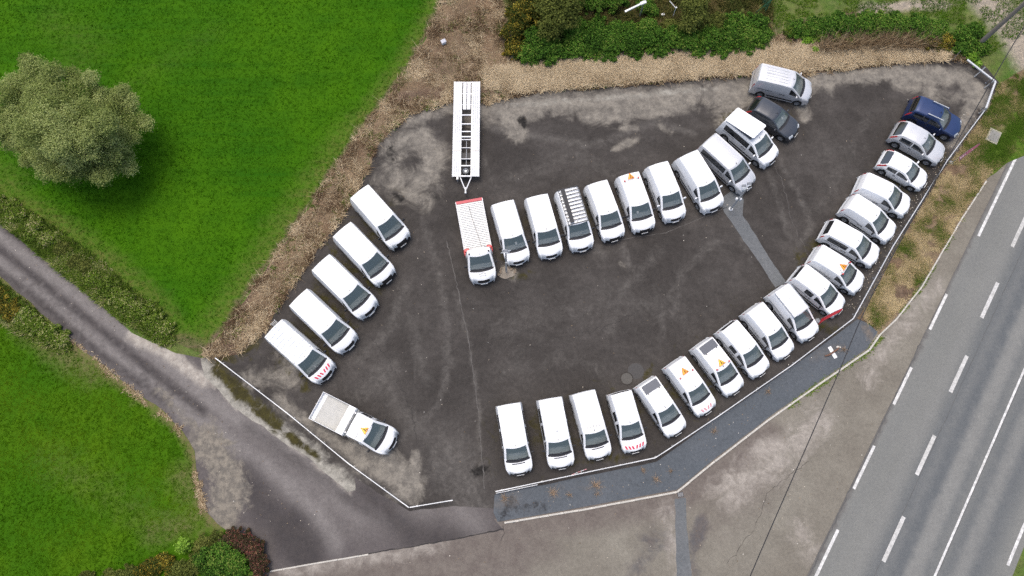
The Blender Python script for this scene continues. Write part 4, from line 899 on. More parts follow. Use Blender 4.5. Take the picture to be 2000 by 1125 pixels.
m = MB(); m.box((xb + 4.16, 0, 1.0), (.26, 1.25, .3), bev=.03); m.build('winch_box', GREYM, t)
for sg in (1, -1):
    m = MB(); m.box((xb + 4.16, sg * .84, 1.06), (.26, .34, .42), bev=.03); m.build('red_locker', REDP, t)
    m = MB(); m.box((xb + 4.25, sg * 1.02, .80), (.42, .12, .5), bev=.03); m.build('red_side_panel', REDP, t)
    m = MB(); m.lathe([(.001, s.H + .1), (.05, s.H + .09), (.07, s.H + .03), (.07, s.H - .02)], 'Z', 12, (sh - s.L / 2 + .42, sg * .72, 0)); m.build('beacon_lamp', BLACK, t, 40)
# lettering on the bonnet, too worn to read: a line drawing of a car over dashes
m = MB(); n_pts = [(-.26, 0), (-.17, .05), (-.08, .10), (.06, .10), (.15, .05), (.26, .03)]
xh = CL / 2 - .52
for (a, b) in zip(n_pts[:-1], n_pts[1:]):
    pa = Vector((xh - a[1], -a[0], s.top_z(s.L - .52 - a[1], 0) + .014)); pb = Vector((xh - b[1], -b[0], s.top_z(s.L - .52 - b[1], 0) + .014)); m.tube(pa, pb, .012, n=4)
for y in (-.2, -.07, .06, .19): m.tube((xh + .09, y - .04, s.top_z(s.L - .43, 0) + .012), (xh + .09, y + .04, s.top_z(s.L - .43, 0) + .012), .011, n=4)
m.build('bonnet_emblem', BLACK, t)

# ---- car transport trailer
tz = .72
ta = (G(887.5, 160, tz) + G(937, 160, tz)) / 2; tb = (G(884, 345, tz) + G(935, 345, tz)) / 2
d = tb - ta; TLn = d.length; th = math.atan2(d.y, d.x)
t = empty('car_trailer', ((ta.x + tb.x) / 2, (ta.y + tb.y) / 2, 0.02), th)
tag(t, 'long white car transport trailer with open middle and spare wheel', 'trailer')
hw = (G(937, 160, tz) - G(887.5, 160, tz)).length / 2
pk = MB(); rw = hw * .62 / 4; pk.box((0, 0, 0), (TLn, rw - .022, .05), bev=.008); pkm = pk.mesh('deck_plank', WHITE2)
for sg in (1, -1):
    for i in range(4):
        o = obj('deck_plank', pkm, t); o.location = (0, sg * (hw - rw * (i + .5)), tz)
    m = MB(); m.box((0, sg * (hw + .015), tz - .05), (TLn + .04, .03, .16)); m.build('side_rail', WHITE2, t)
    m = MB(); m.box((0, sg * hw * .40, tz - .13), (TLn, .07, .2)); m.build('chassis_beam', GALV, t)
    m = MB(); m.box((TLn * (.735 - .5), sg * hw * .70, tz + .035), (.10, hw * .5, .03)); m.build('wheel_stop', GREYM, t)
    m = MB(); m.box((-TLn / 2 + TLn * .155, sg * .165, tz - .01), (TLn * .29, .27, .05), bev=.01); m.build('loading_ramp', WHITE2, t)
for f, w in ((.0, .06), (.125, .05), (.245, .05), (.355, .09), (.45, .08), (.53, .08), (.585, .1), (.615, .06), (.70, .04), (.815, .05), (.885, .09), (.99, .1)):
    m = MB(); m.box((-TLn / 2 + TLn * f + .03, 0, tz - .035), (w, hw * .78, .06)); m.build('crossmember', WHITE2, t)
m = MB(); m.tube((TLn * .12, .02, tz - .16), (TLn * .38, .02, tz - .16), .02, n=6); m.build('brake_rod', GALV, t)
m = MB(); m.box((TLn * .44, 0, tz - .26), (.95, hw * .72, .03)); m.box((TLn * .27, 0, tz - .30), (.5, hw * .7, .02)); m.build('under_tray', BLACK, t)
sw_ = MB(); sw_.lathe([(.12, tz + .0), (.17, tz + .02), (.20, tz - .02), (.22, tz + .04), (.30, tz + .05), (.32, tz - .02), (.32, tz - .14)], 'Z', 20, (TLn * .445, 0, 0)); sp_ = sw_.build('spare_wheel', RUBBER, t, 40)
m = MB(); m.lathe([(.001, tz + .02), (.06, tz + .02), (.08, tz - .02), (.17, tz + .0), (.215, tz + .045)], 'Z', 18, (TLn * .445, 0, 0)); m.build('rim', GALV, sp_, 40)
for sg in (1, -1):
    m = MB(); m.tube((TLn / 2, sg * hw * .42, tz - .12), (TLn / 2 + 1.0, sg * .05, tz - .15), .045, n=6); m.build('drawbar', WHITE2, t)
m = MB(); m.box((TLn / 2 + 1.02, 0, tz - .13), (.35, .14, .12), bev=.03); m.box((TLn / 2 + 1.28, 0, tz - .14), (.2, .16, .1), bev=.04); m.build('coupling', GALV, t)
m = MB(); m.tube((TLn / 2 + .2, -hw * .62, tz + .08), (TLn / 2 + .2, -hw * .62, .2), .04, n=8); m.box((TLn / 2 + .1, -hw * .62, tz - .04), (.3, .14, .08)); m.build('jockey_stand', GALV, t)
m = MB(); m.tube((TLn / 2 + .95, 0, tz - .1), (TLn / 2 + .95, 0, .04), .03, n=8); m.build('support_leg', GALV, t)
add_wheels(t, [-.45, .35, 1.15][:2], hw - .05, .30, .2)
m = MB()
for x in (-.45, .35): m.tube((x, -hw + .2, .30), (x, hw - .2, .30), .035, n=6)
m.build('axle', BLACK, t)

# ------------------------------------------------------------------ rails, posts, lamps, flags
RAILM = plain('rail_white_steel', (0.56, 0.58, 0.59), 0.45, 0.2, 0, 0.08, 2)
def rail_fence(name, pts, z, label, post_every=3.2, w=.065, extra=()):
    P = [G(*p, z) for p in pts]; base = P[0].copy(); base.z = 0
    root = empty(name, base); tag(root, label, 'barrier')
    for a, b in zip(P[:-1], P[1:]):
        d = b - a; L = d.length; ang = math.atan2(d.y, d.x); c = (a + b) / 2 - base
        m = MB(); m.box((0, 0, 0), (L + .02, w, .10), bev=.015); o = m.build('rail', RAILM, root); o.location = (c.x, c.y, z - .05); o.rotation_euler = (0, 0, ang)
        n = max(1, round(L / post_every))
        for i in range(n):
            p = a.lerp(b, (i + .15) / n) - base; nrm = Vector((-d.y, d.x, 0)).normalized()
            m = MB(); m.box((0, 0, (z - .1) / 2), (.07, .07, z - .1)); m.box((0, 0, .012), (.12, .12, .016)); o = m.build('post', GREYM, root); o.location = (p.x, p.y, .02); o.rotation_euler = (0, 0, ang)
    return root, base
rail_fence('barrier_rail', [(420, 699), (562, 808), (680, 905), (798, 991)], .55, 'long white steel rail between the car park and the lane')
rail_fence('barrier_rail', [(800, 991), (884, 977)], .55, 'short white rail stub left of the entrance')
rt, rb = rail_fence('barrier_rail', [(968, 960), (1280, 894), (1302, 880), (1400, 815), (1546, 714), (1667, 622), (1745, 480), (1850, 314), (1926, 212)], .55, 'long white roadside rail with bends around the parked vans')
m = MB(); a = G(969, 963.5, .3); b = G(1050, 946.5, .3); m.tube(a - rb, b - rb, .035, n=6); m.build('lower_rail', RAILM, rt)
rt, rb = rail_fence('barrier_rail', [(1926, 212), (1945, 159), (1890, 116)], .75, 'galvanised rail end with cross posts beside the wooden pole', w=.14)
for (p, q) in (((1903, 150), (1931, 125)), ((1922, 172), (1949, 153)), ((1912, 222), (1928, 210))):
    a = G(*p, .05) - rb; b = G(*q, 1.0) - rb; b = Vector((a.x + (b.x - a.x) * .5, a.y + (b.y - a.y) * .5, 1.0)); m = MB(); m.tube(a, b, .045, n=6); m.build('brace', GALV, rt)

def pole_post(name, base_px, h, label, lamps, lean=(0, 0)):
    b = G(*base_px); root = empty(name, (b.x, b.y, 0.02)); tag(root, label, 'lamp post')
    top = Vector((lean[0], lean[1], h))
    m = MB(); m.tube((0, 0, 0), top, .085, .055, n=10); m.build('pole', GALV, root, 40)
    m = MB(); m.lathe([(.001, .05), (.17, .05), (.18, .0)], 'Z', 12); m.build('base_plate', GALV, root)
    m = MB(); m.tube(top + Vector((-.35, -.1, -.1)), top + Vector((.35, .1, -.1)), .03, n=6); m.build('crossarm', GALV, root)
    for (dx, dy, dz) in lamps:
        m = MB(); rot = Matrix.Rotation(math.radians(25), 3, 'X')
        m.box(top + Vector((dx, dy, dz)), (.30, .22, .12), rot, bev=.03); hd = m.build('floodlight', GREYM, root)
        m = MB(); m.box(top + Vector((dx, dy - .02, dz + .0)), (.24, .235, .07), rot); m.build('lens', LAMPG, hd)
    return root, top
lp, tp = pole_post('lamp_post', (1426.8, 408.4), 3.9, 'grey lamp post standing on the pale asphalt patch', [(-.22, .18, .02), (.18, .35, .05)])
for (dx, z) in ((-.16, 2.0), (.16, 1.9)):
    m = MB(); m.box((dx, 0, z), (.16, .18, .22), bev=.04); m.build('junction_box', WHITE2, lp)
lp2, tp2 = pole_post('lamp_post', (989, 531), 4.8, 'grey lamp post on a rubble island beside the red flatbed lorry', [(-.12, .0, .05), (.12, .12, -.45), (.0, -.1, .35)])
m = MB(); m.tube((0, -.02, .3), (0, -.1, 2.6), .05, n=8); m.build('conduit', GALV, lp2)
# rubble island round its foot
m = MB(); pts = [(math.cos(2 * math.pi * i / 14) * R.uniform(.55, .85), math.sin(2 * math.pi * i / 14) * R.uniform(.35, .55)) for i in range(14)]; m.prism([(p[0], p[1]) for p in pts], 0, .06)
isl = m.build('rubble_island', plain('rubble_concrete', (.24, .21, .17), .95, 0, 0, .35, 4)); b = G(991, 533); isl.location = (b.x, b.y, .015); tag(isl, 'irregular concrete island around the lamp post foot', 'concrete island')
for i in range(9):
    m = MB(); m.box((0, 0, .05), (R.uniform(.12, .28), R.uniform(.1, .2), .1), Matrix.Rotation(R.uniform(0, 3), 3, 'Z'), bev=.03); o = m.build('stone', plain('rubble_stone', (.20, .16, .12), .95, 0, 0, .3, 5), isl); q = pts[i % 14]; o.location = (q[0] * .85, q[1] * .85, .03)

# wooden utility pole and the cable it carries
b = G(1911, 87); up = empty('utility_pole', (b.x, b.y, 0)); tag(up, 'tall weathered wooden utility pole at the hedge corner', 'pole')
m = MB(); m.tube((0, 0, -.05), (.35, .1, 9.0), .20, .13, n=14); m.build('shaft', WOODP, up, 40)
m = MB(); m.box((.3, .1, 8.6), (.12, .8, .12)); m.build('crossarm', WOODP, up)
m = MB()
cp = [(b.x + .35, b.y + .1, 8.9)] + [tuple(G(*p)) for p in ((1985, 77, 7.5), (1855, 302, 6.3), (1770, 450, 5.75), (1692, 600, 5.4), (1635, 735, 5.2), (1550, 930, 5.1), (1465, 1126, 5.2), (1330, 1450, 5.8))]
pts_ = []
for i in range(len(cp) - 1):
    p0, p1, p2, p3 = (Vector(cp[max(0, min(len(cp) - 1, i + k))]) for k in (-1, 0, 1, 2))
    for j in range(5):
        u = j / 5; pts_.append(.5 * ((2 * p1) + (p2 - p0) * u + (2 * p0 - 5 * p1 + 4 * p2 - p3) * u * u + (3 * p1 - p0 - 3 * p2 + p3) * u ** 3))
pts_.append(Vector(cp[-1])); m = MB()
for i, p in enumerate(pts_):
    d_ = (pts_[min(i + 1, len(pts_) - 1)] - pts_[max(i - 1, 0)]).normalized(); u_ = d_.orthogonal().normalized(); w_ = d_.cross(u_)
    m.V += [tuple(p + (u_ * math.cos(t) + w_ * math.sin(t)) * .032) for t in (0, 1.571, 3.142, 4.712)]
m.F = [(4 * i + k, 4 * i + (k + 1) % 4, 4 * i + 4 + (k + 1) % 4, 4 * i + 4 + k) for i in range(len(pts_) - 1) for k in range(4)]
co = m.build('overhead_cable', BLACK); tag(co, 'thin black overhead cable crossing the forecourt and footpath', 'cable')

def feather_flag(name, base_px, h, mat, label, heading, width=.62, z0=.9, letters=None):
    b = G(*base_px); root = empty(name, (b.x, b.y, .02), heading); tag(root, label, 'flag')
    m = MB(); m.tube((0, 0, 0), (0, 0, h * .7), .022, .014, n=6); m.tube((0, 0, h * .7), (.10, 0, h), .014, .008, n=6); m.build('pole', GALV, root)
    m = MB(); m.lathe([(.001, .05), (.15, .05), (.2, .0)], 'Z', 10); m.build('foot', GREYM, root)
    Vv = []; F = []; n = 14
    for i in range(n + 1):
        t = i / n; z = lerp(z0, h, t); w = width * (math.sin(math.pi * min(1, .18 + .82 * (1 - t)) * .5)) * (1 if t < .75 else math.sqrt(max(0, 1 - ((t - .75) / .25) ** 2)) * .96 + .04)
        lx = 0 if t < .7 else .10 * (t - .7) / .3
        for k in range(4):
            u = k / 3; Vv.append((lx + u * w, .06 * math.sin(5 * t + 3 * u) * u, z))
    for i in range(n):
        for k in range(3): F.append((i * 4 + k, i * 4 + k + 1, i * 4 + 5 + k, i * 4 + 4 + k))
    me = mesh_np('banner', Vv, F, mat, 60); bn = obj('banner', me, root)
    if letters:
        for i in range(6):
            z = z0 + .25 + i * .27; m = MB()
            for yy in (-.012, .012 + .06): m.box((.10 + .12, yy, z), (.16 - .012 * i, .006, .14))
            m.build('lettering', letters, bn)
    return root
FLAGR = plain('flag_red', (.55, .025, .04), .75, 0, 0, .15, 4); FLAGP = plain('flag_faded_pink', (.38, .12, .16), .8, 0, 0, .25, 4)
feather_flag('feather_flag', (1597, 626), 4.0, FLAGR, 'bright red feather flag in front of a small white van', math.radians(235), .62, .6)
feather_flag('feather_flag', (1858, 318), 3.4, FLAGP, 'faded pink feather flag on the dry verge outside the rail', math.radians(250), .45, 1.0, plain('flag_letter', (.72, .62, .64), .8))
# leaning red and white stake at the rail
a = G(1117, 927, .1); b = G(1146, 916, .7); m = MB()
rs_ = empty('striped_stake', (a.x, a.y, 0)); tag(rs_, 'thin faded red and white stake leaning over the rail', 'stake')
for i in range(5):
    m = MB(); p = (b - a); m.tube(Vector((0, 0, .1)) + p * (i / 5), Vector((0, 0, .1)) + p * ((i + 1) / 5), .022, n=6); m.build('stake_band', PINKL if i % 2 == 0 else WHITE2, rs_)
# plank and branch on the footpath
c = G(1625.5, 688.5); m = MB(); m.box((0, 0, .02), (.27, .92, .03), bev=.01); o = m.build('white_plank', WHITE2); o.location = (c.x, c.y, .036); o.rotation_euler = (0, 0, math.radians(24)); tag(o, 'white board lying on the dark footpath under a branch', 'board')
m = MB(); pp = [(-.62, -.28, .09), (-.3, -.2, .10), (0.05, .02, .10), (.35, .2, .09), (.5, .36, .07)]
for p, q, rr, r2 in zip(pp[:-1], pp[1:], (.05, .06, .07, .06), (.06, .07, .06, .04)): m.tube(p, q, rr, r2, n=7)
o = m.build('fallen_branch', plain('rusty_wood', (.16, .085, .055), .9, 0, 0, .3, 6)); o.location = (c.x, c.y, .03); tag(o, 'rusty brown branch lying across the white board', 'branch')
m = MB(); m.box((0, 0, .03), (.22, .16, .06), bev=.03); m.box((.18, -.02, .02), (.1, .1, .04), bev=.02); o = m.build('pale_block', plain('pale_stone', (.6, .57, .5), .8)); q = G(1636, 678); o.location = (q.x, q.y, .036); tag(o, 'small pale stone block beside the branch end', 'stone')
# manholes, drains
def disc(name, px, r, mat, label, cat, z=.022):
    q = G(*px); m = MB(); m.lathe([(.001, .0), (r * .94, .0), (r * .97, -.004), (r, -.006)], 'Z', 26); o = m.build(name, mat); o.location = (q.x, q.y, z); tag(o, label, cat); return o
mh = disc('manhole_cover', (1224, 739.5), .42, plain('manhole_concrete', (.085, .081, .073), .9, 0, 0, .3, 5), 'pale round manhole cover behind the small vans', 'manhole cover', .026)
m = MB(); m.lathe([(.42, -.004), (.42, .012), (.47, .012), (.47, -.004)], 'Z', 26); m.build('rim_ring', plain('rust_ring', (.03, .026, .022), .9), mh)
disc('asphalt_disc', (1242, 725), .60, plain('round_patch', (.062, .060, .058), .95, 0, 0, .2, 6), 'round dark asphalt patch touching the manhole cover', 'asphalt patch', .021)
q = G(1939, 267); dc = empty('drain_chamber', (q.x, q.y, .03), math.radians(59)); tag(dc, 'square concrete drain cover in the dry verge', 'drain cover')
m = MB(); m.box((0, 0, .05), (1.25, .95, .1), bev=.02); m.build('frame', plain('old_concrete', (.36, .34, .27), .95, 0, 0, .2, 4), dc)
m = MB(); m.box((-.02, -.02, .105), (.98, .74, .03), bev=.01); m.build('cover', plain('drain_grey', (.22, .215, .20), .9, 0, 0, .3, 5), dc)
q = G(1329, 966); m = MB(); gr = empty('drain_grate', (q.x, q.y, .012), math.radians(10)); tag(gr, 'small dark drain grate at the footpath bend', 'drain grate')
m.box((0, 0, .008), (.42, .34, .016)); m.build('frame', BLACK, gr)
for i in range(5):
    m = MB(); m.box((-.15 + i * .075, 0, .02), (.03, .28, .012)); m.build('bar', GREYM, gr)
q = G(866.5, 84, .2); mk_ = empty('marker_box', (q.x, q.y, .08), .5); tag(mk_, 'small white utility box standing on the brown bank', 'utility box')
m = MB(); m.box((0, 0, .2), (.36, .3, .4), bev=.04); m.build('box_body', WHITE2, mk_); m = MB(); m.box((0, -.02, .42), (.42, .36, .05), bev=.03); m.build('lid', plain('lid_grey', (.45, .46, .50), .6), mk_)
# things among the weeds at the top
a = G(1218, 41, .4); b = G(1258, 25, .4); root = empty('metal_trough', ((a.x + b.x) / 2, (a.y + b.y) / 2, .05), math.atan2(b.y - a.y, b.x - a.x)); tag(root, 'long galvanised metal post lying tilted on the bramble hedge edge', 'metal post')
L = (b - a).length; m = MB(); m.box((-.1, 0, 1.7), (L, .16, .12), Matrix.Rotation(-.12, 3, 'Y'), bev=.02); m.build('beam', GALV, root); m = MB(); m.box((L * .3, 0, 1.82), (.5, .26, .12), bev=.03); m.build('bracket', WHITE2, root); m = MB(); m.tube((L * .32, 0, 0), (L * .32, 0, 1.8), .06, n=8); m.build('post', GREYM, root)
q = G(1294, 31); o = MB().box((0, 0, .12), (.30, .22, .24), bev=.03).build('white_box', WHITE2); o.location = (q.x, q.y, .0); o.rotation_euler = (0, 0, .2); tag(o, 'small white box on the rough ground behind the hedge', 'box')
a = G(1308, 2, 1.6); b = G(1320, 16, 1.2); root = empty('garden_lamp', (b.x, b.y, 0)); tag(root, 'thin white post with round head behind the hedge', 'post')
m = MB(); m.tube((0, 0, 0), (0, 0, 1.2), .03, n=6); m.tube((0, 0, 1.2), a - b + Vector((0, 0, 1.2)), .035, n=6); m.build('arm', WHITE2, root)
m = MB(); m.lathe([(.001, .08), (.06, .06), (.08, 0), (.06, -.06), (.001, -.08)], 'Z', 10, (.02, .0, 1.26)); m.build('lamp_head', WHITE2, root)
# green mesh fence end at the top
GREENF = plain('green_fence_paint', (.02, .12, .06), .5)
a = G(1493, 26); b = G(1470, -60); root = empty('mesh_fence', (a.x, a.y, 0)); tag(root, 'dark green wire mesh fence end above the hedge gap', 'fence')
d = b - a
for i in range(3):
    m = MB(); p = d * (i / 2); m.tube((p.x, p.y, 0), (p.x, p.y, 1.9), .035, n=6); m.build('post', GREENF, root)
m = MB()
for i in range(10): m.tube((0, 0, .15 + i * .19), (d.x, d.y, .15 + i * .19), .008, n=4, caps=False)
for i in range(40): m.tube((d.x * i / 39, d.y * i / 39, .1), (d.x * i / 39, d.y * i / 39, 1.9), .006, n=3, caps=False)
mw = m.build('wire_mesh', GREENF, root); mw['kind'] = 'stuff'
m = MB(); m.tube((.0, 0, 1.7), (-.9, -.1, .05), .03, n=6); m.build('brace', GREENF, root)
a = G(1856, 120); b = G(1875, 94, .0); o = MB().tube((0, 0, 0), (.18, .2, 1.1), .03, .025, n=6).build('wooden_stake', WOODP); o.location = (a.x, a.y, .05); tag(o, 'thin grey stake standing in the dry bank near the rail end', 'stake')

# ------------------------------------------------------------------ vegetation
def quads(name, C, N, size, mat, tint, asp=1.6, jit=.5):
    """leaf faces at C facing N"""
    n = len(C)
    N = N / np.maximum(1e-6, np.linalg.norm(N, axis=1))[:, None]
    A = np.cross(N, NP.normal(size=(n, 3))); A /= np.maximum(1e-6, np.linalg.norm(A, axis=1))[:, None]
    B = np.cross(N, A); sz = (size * NP.uniform(1 - jit, 1 + jit, n))[:, None]
    A = A * sz * asp / 2; B = B * sz / 2
    Vv = np.stack([C - A, C + B * .9, C + A, C - B * .9], 1).reshape(-1, 3)
    me = bpy.data.meshes.new(name); me.vertices.add(4 * n); me.vertices.foreach_set('co', Vv.astype(np.float32).ravel())
    me.loops.add(4 * n); me.loops.foreach_set('vertex_index', np.arange(4 * n, dtype=np.int32))
    me.polygons.add(n); me.polygons.foreach_set('loop_start', np.arange(0, 4 * n, 4, dtype=np.int32)); me.polygons.foreach_set('loop_total', np.full(n, 4, np.int32))
    me.materials.append(mat); at = me.attributes.new('tint', 'FLOAT', 'FACE'); at.data.foreach_set('value', np.clip(tint, 0, 1).astype(np.float32))
    me.update(); me.validate(); return me
def clump(ells, n, seed, shell_=.55, up=.5):
    """points through a set of ellipsoids, denser near their skin; returns points, outward normals, ellipsoid index"""
    rg = np.random.default_rng(seed); E = np.array(ells, float)
    vol = np.cbrt(E[:, 3] * E[:, 4] * E[:, 5]) ** 2; k = rg.choice(len(E), n, p=vol / vol.sum())
    d = rg.normal(size=(n, 3)); d[:, 2] = np.where(rg.random(n) < .7, np.abs(d[:, 2]), d[:, 2]); d /= np.linalg.norm(d, axis=1)[:, None]
    r = np.where(rg.random(n) < shell_, rg.uniform(.80, 1.10, n), rg.uniform(.35, 1.0, n)); r = np.where(rg.random(n) < .05, rg.uniform(1.05, 1.32, n), r)
    lump = 1 + .16 * np.sin(d[:, 0] * 7 + k * 1.3) * np.sin(d[:, 1] * 8 + k) + .08 * np.sin(d[:, 2] * 15 + k * 2.1)
    P = E[k, :3] + d * (r * lump)[:, None] * E[k, 3:6]
    N = d * .6 + np.array([0, 0, up]) + rg.normal(size=(n, 3)) * .55
    return P, N, k
def foliage(name, ells, n, size, mat, parent, seed, spread=.5, floor=.03, asp=1.6):
    P, N, k = clump(ells, n, seed); keep = P[:, 2] > floor; P, N, k = P[keep], N[keep], k[keep]
    rg = np.random.default_rng(seed + 5); base = rg.uniform(.25, .75, len(ells))
    tint = base[k] + rg.normal(0, .22, len(k)) * spread * 1.6
    return obj(name, quads(name, P, N, size, mat, tint, asp), parent)
LM_SAGE = leaf_mat('sage_leaves', [(0, (.115, .155, .035)), (.5, (.275, .335, .105)), (1, (.47, .52, .22))], .6, .4)
LM_BRAM = leaf_mat('bramble_leaves', [(0, (.022, .05, .010)), (.4, (.06, .14, .020)), (.8, (.11, .235, .030)), (1, (.22, .28, .06))])
LM_OLIVE = leaf_mat('olive_leaves', [(0, (.045, .055, .014)), (.5, (.105, .13, .030)), (1, (.20, .22, .055))])
LM_YEL = leaf_mat('yellowing_leaves', [(0, (.025, .05, .012)), (.5, (.075, .085, .018)), (.8, (.22, .15, .02)), (1, (.42, .36, .06))])
LM_RED = leaf_mat('red_leaves', [(0, (.03, .032, .016)), (.45, (.065, .062, .03)), (.72, (.10, .055, .042)), (.9, (.20, .055, .055)), (1, (.30, .17, .10))])
LM_LIME = leaf_mat('lime_leaves', [(0, (.10, .21, .02)), (.5, (.20, .36, .04)), (1, (.30, .47, .08))])
LM_WEED = leaf_mat('verge_weed_leaves', [(0, (.05, .075, .014)), (.4, (.095, .165, .020)), (.75, (.18, .26, .035)), (1, (.42, .39, .20))])
LM_DRY = leaf_mat('dry_blades', [(0, (.085, .055, .033)), (.35, (.22, .155, .09)), (.7, (.42, .33, .205)), (1, (.60, .50, .34))], .9, .1)
LM_GRASS = leaf_mat('grass_blades', [(0, (.020, .078, .001)), (.5, (.030, .112, .0015)), (1, (.048, .145, .004))], .8, .15)
LM_LAWN = leaf_mat('lawn_blades', [(0, (.030, .088, .001)), (.5, (.050, .130, .002)), (1, (.095, .172, .006))], .8, .15)
LM_ROUGH = leaf_mat('rough_blades', [(0, (.03, .04, .012)), (.4, (.075, .085, .022)), (.7, (.14, .115, .04)), (1, (.24, .19, .09))], .9, .1)
LM_VERGE = leaf_mat('verge_blades', [(0, (.05, .10, .010)), (.4, (.11, .13, .030)), (.65, (.29, .225, .11)), (1, (.46, .37, .21))], .9, .1)

def tree(name, base, trunk_h, ells, n, size, mat, label, cat, seed, tr=.2, limbs=7):
    root = empty(name, (base[0], base[1], 0)); tag(root, label, cat)
    rg = random.Random(seed)
    el = [(e[0] - base[0], e[1] - base[1], e[2], *e[3:]) for e in ells]
    m = MB(); m.tube((0, 0, -.05), (0.05, .05, trunk_h), tr, tr * .7, n=10); m.build('trunk', BARK, root, 40)
    for e in rg.sample(el, min(limbs, len(el))):
        m = MB(); a = Vector((.04, .04, trunk_h * rg.uniform(.6, .98))); b = Vector(e[:3]); c = a.lerp(b, .5) + Vector((0, 0, .4))
        m.tube(a, c, tr * .5, tr * .3, n=7); m.tube(c, b, tr * .3, tr * .08, n=6); m.build('limb', BARK, root, 40)
    foliage('crown', el, n, size, mat, root, seed); return root
# the big sage-leaved tree in the field
rg = random.Random(5)
cx = G(165, 258, 5.0)
ells = []
lob = [(60, 160, 3.6, 2.1), (90, 190, 4.6, 2.2), (160, 170, 4.4, 1.9), (225, 195, 3.6, 1.7), (255, 235, 3.2, 1.9), (40, 230, 3.2, 2.2), (110, 250, 6.2, 2.5), (180, 240, 5.6, 2.2), (230, 275, 3.8, 1.9), (75, 290, 3.2, 1.9), (140, 310, 4.2, 2.2), (200, 315, 3.6, 2.0), (240, 310, 2.8, 1.5), (165, 280, 5.5, 2.0), (30, 185, 2.8, 1.5), (25, 265, 2.6, 1.4)]
for (px, py, z, r_) in lob:
    px = 150 + (px - 150) * .93; py = 246 + (py - 240) * .94; r_ *= .84
    q = G(px, py, z); ells.append((q.x, q.y, z, r_ * .85, r_ * .85, r_ * .7))
    for k in range(9):
        a = rg.uniform(0, 6.28); rr = r_ * rg.uniform(.6, 1.12); s2 = r_ * rg.uniform(.22, .5)
        ells.append((q.x + math.cos(a) * rr, q.y + math.sin(a) * rr, z + rg.uniform(-.2, .75) * r_ * .7, s2, s2, s2 * .8))
tb_ = G(165, 270, 0)
tree('broadleaf_tree', (cx.x + .3, cx.y - .2), 3.0, ells, 300000, .064, LM_SAGE, 'large round sage-green tree standing alone in the field', 'tree', 21, .28, 10)

def bush(name, spots, n, size, mat, label, cat, seed, group=None, stems=2):
    """spots: image x, image y, middle height, radius"""
    P = [(G(px, py, z), z, r_) for px, py, z, r_ in spots]
    b = P[0][0]; root = empty(name, (b.x, b.y, 0)); tag(root, label, cat, group); rg = random.Random(seed)
    ells = []
    for q, z, r_ in P:
        ells.append((q.x - b.x, q.y - b.y, z * .8, r_ * .9, r_ * .9, max(.2, z * .6)))
        for k in range(24):
            a = rg.uniform(0, 6.28); rr = r_ * 1.25 * math.sqrt(rg.random()); s2 = r_ * rg.uniform(.10, .30)
            ells.append((q.x - b.x + math.cos(a) * rr, q.y - b.y + math.sin(a) * rr, max(.1, z * rg.uniform(.4, 1.5) * (1.15 - .5 * rr / r_)), s2, s2 * rg.uniform(.7, 1.3), s2 * .8))
    foliage('foliage', ells, int(n * 2.6), size * .66, mat, root, seed, .8)
    for i in range(stems):
        m = MB(); a = rg.uniform(0, 6.28); m.tube((math.cos(a) * .1, math.sin(a) * .1, 0), (math.cos(a) * .3, math.sin(a) * .3, max(.3, P[0][1])), .04, .02, n=6); m.build('stem', BARK, root)
    return root
HEDG = 'hedge plants along the top of the bank'
bush('yellowing_shrub', [(1018, 30, 1.6, 1.1), (1005, 55, 1.3, 1.0), (1038, 10, 1.9, 1.2), (1005, 90, .8, .8), (1040, -30, 1.8, 1.3)], 9000, .12, LM_YEL, 'shrub with yellow and orange leaves at the left end of the hedge', 'shrub', 31, HEDG)
tree('olive_tree', tuple(G(1088, 55)[:2]), 1.6, [(*G(px, py, z)[:2], z, r_, r_, r_ * .8) for px, py, z, r_ in ((1090, 30, 2.4, 1.3), (1105, 5, 3.0, 1.3), (1070, 10, 2.6, 1.1), (1075, 55, 1.7, 1.0), (1112, 40, 2.0, .8), (1100, -30, 3, 1.5), (1085, -5, 3.2, 1.1))], 13000, .11, LM_OLIVE, 'drooping olive-green tree next to the yellowing shrub', 'tree', 33, .12, 5)
tree('olive_tree', tuple(G(1352, 52)[:2]), 1.5, [(*G(px, py, z)[:2], z, r_, r_, r_ * .8) for px, py, z, r_ in ((1355, 28, 2.3, .9), (1362, 5, 2.8, .9), (1345, 48, 1.7, .7), (1372, -20, 2.8, 1.0), (1350, 10, 2.8, .8))], 7000, .10, LM_OLIVE, 'brownish olive tree above the middle of the bramble hedge', 'tree', 35, .09, 4)
bush('bramble_bush', [(1030, 98, .7, 1.0), (1060, 92, .9, 1.1), (1045, 70, 1.0, 1.0), (1085, 95, .7, .9), (1075, 112, .4, .6), (1035, 112, .4, .6)], 9000, .12, LM_BRAM, 'bramble thicket below the yellowing shrub', 'bush', 37, HEDG)
bush('bramble_bush', [(1125, 88, .8, 1.1), (1160, 75, .9, 1.1), (1195, 78, .8, 1.1), (1150, 100, .5, .8), (1190, 100, .5, .8), (1120, 65, .9, .8)], 10000, .12, LM_BRAM, 'bramble thicket left of the metal post', 'bush', 38, HEDG)
bush('bramble_bush', [(1235, 75, .9, 1.1), (1275, 68, .9, 1.1), (1310, 72, .8, 1.0), (1240, 98, .5, .8), (1290, 95, .5, .8), (1265, 50, .9, .7)], 10000, .12, LM_BRAM, 'bright green bramble thicket below the metal post and white box', 'bush', 39, HEDG)
bush('bramble_bush', [(1345, 75, .8, 1.1), (1390, 72, .9, 1.1), (1430, 68, .8, 1.1), (1365, 95, .5, .7), (1410, 92, .5, .8)], 10000, .12, LM_BRAM, 'bramble thicket below the brownish olive tree', 'bush', 40, HEDG)
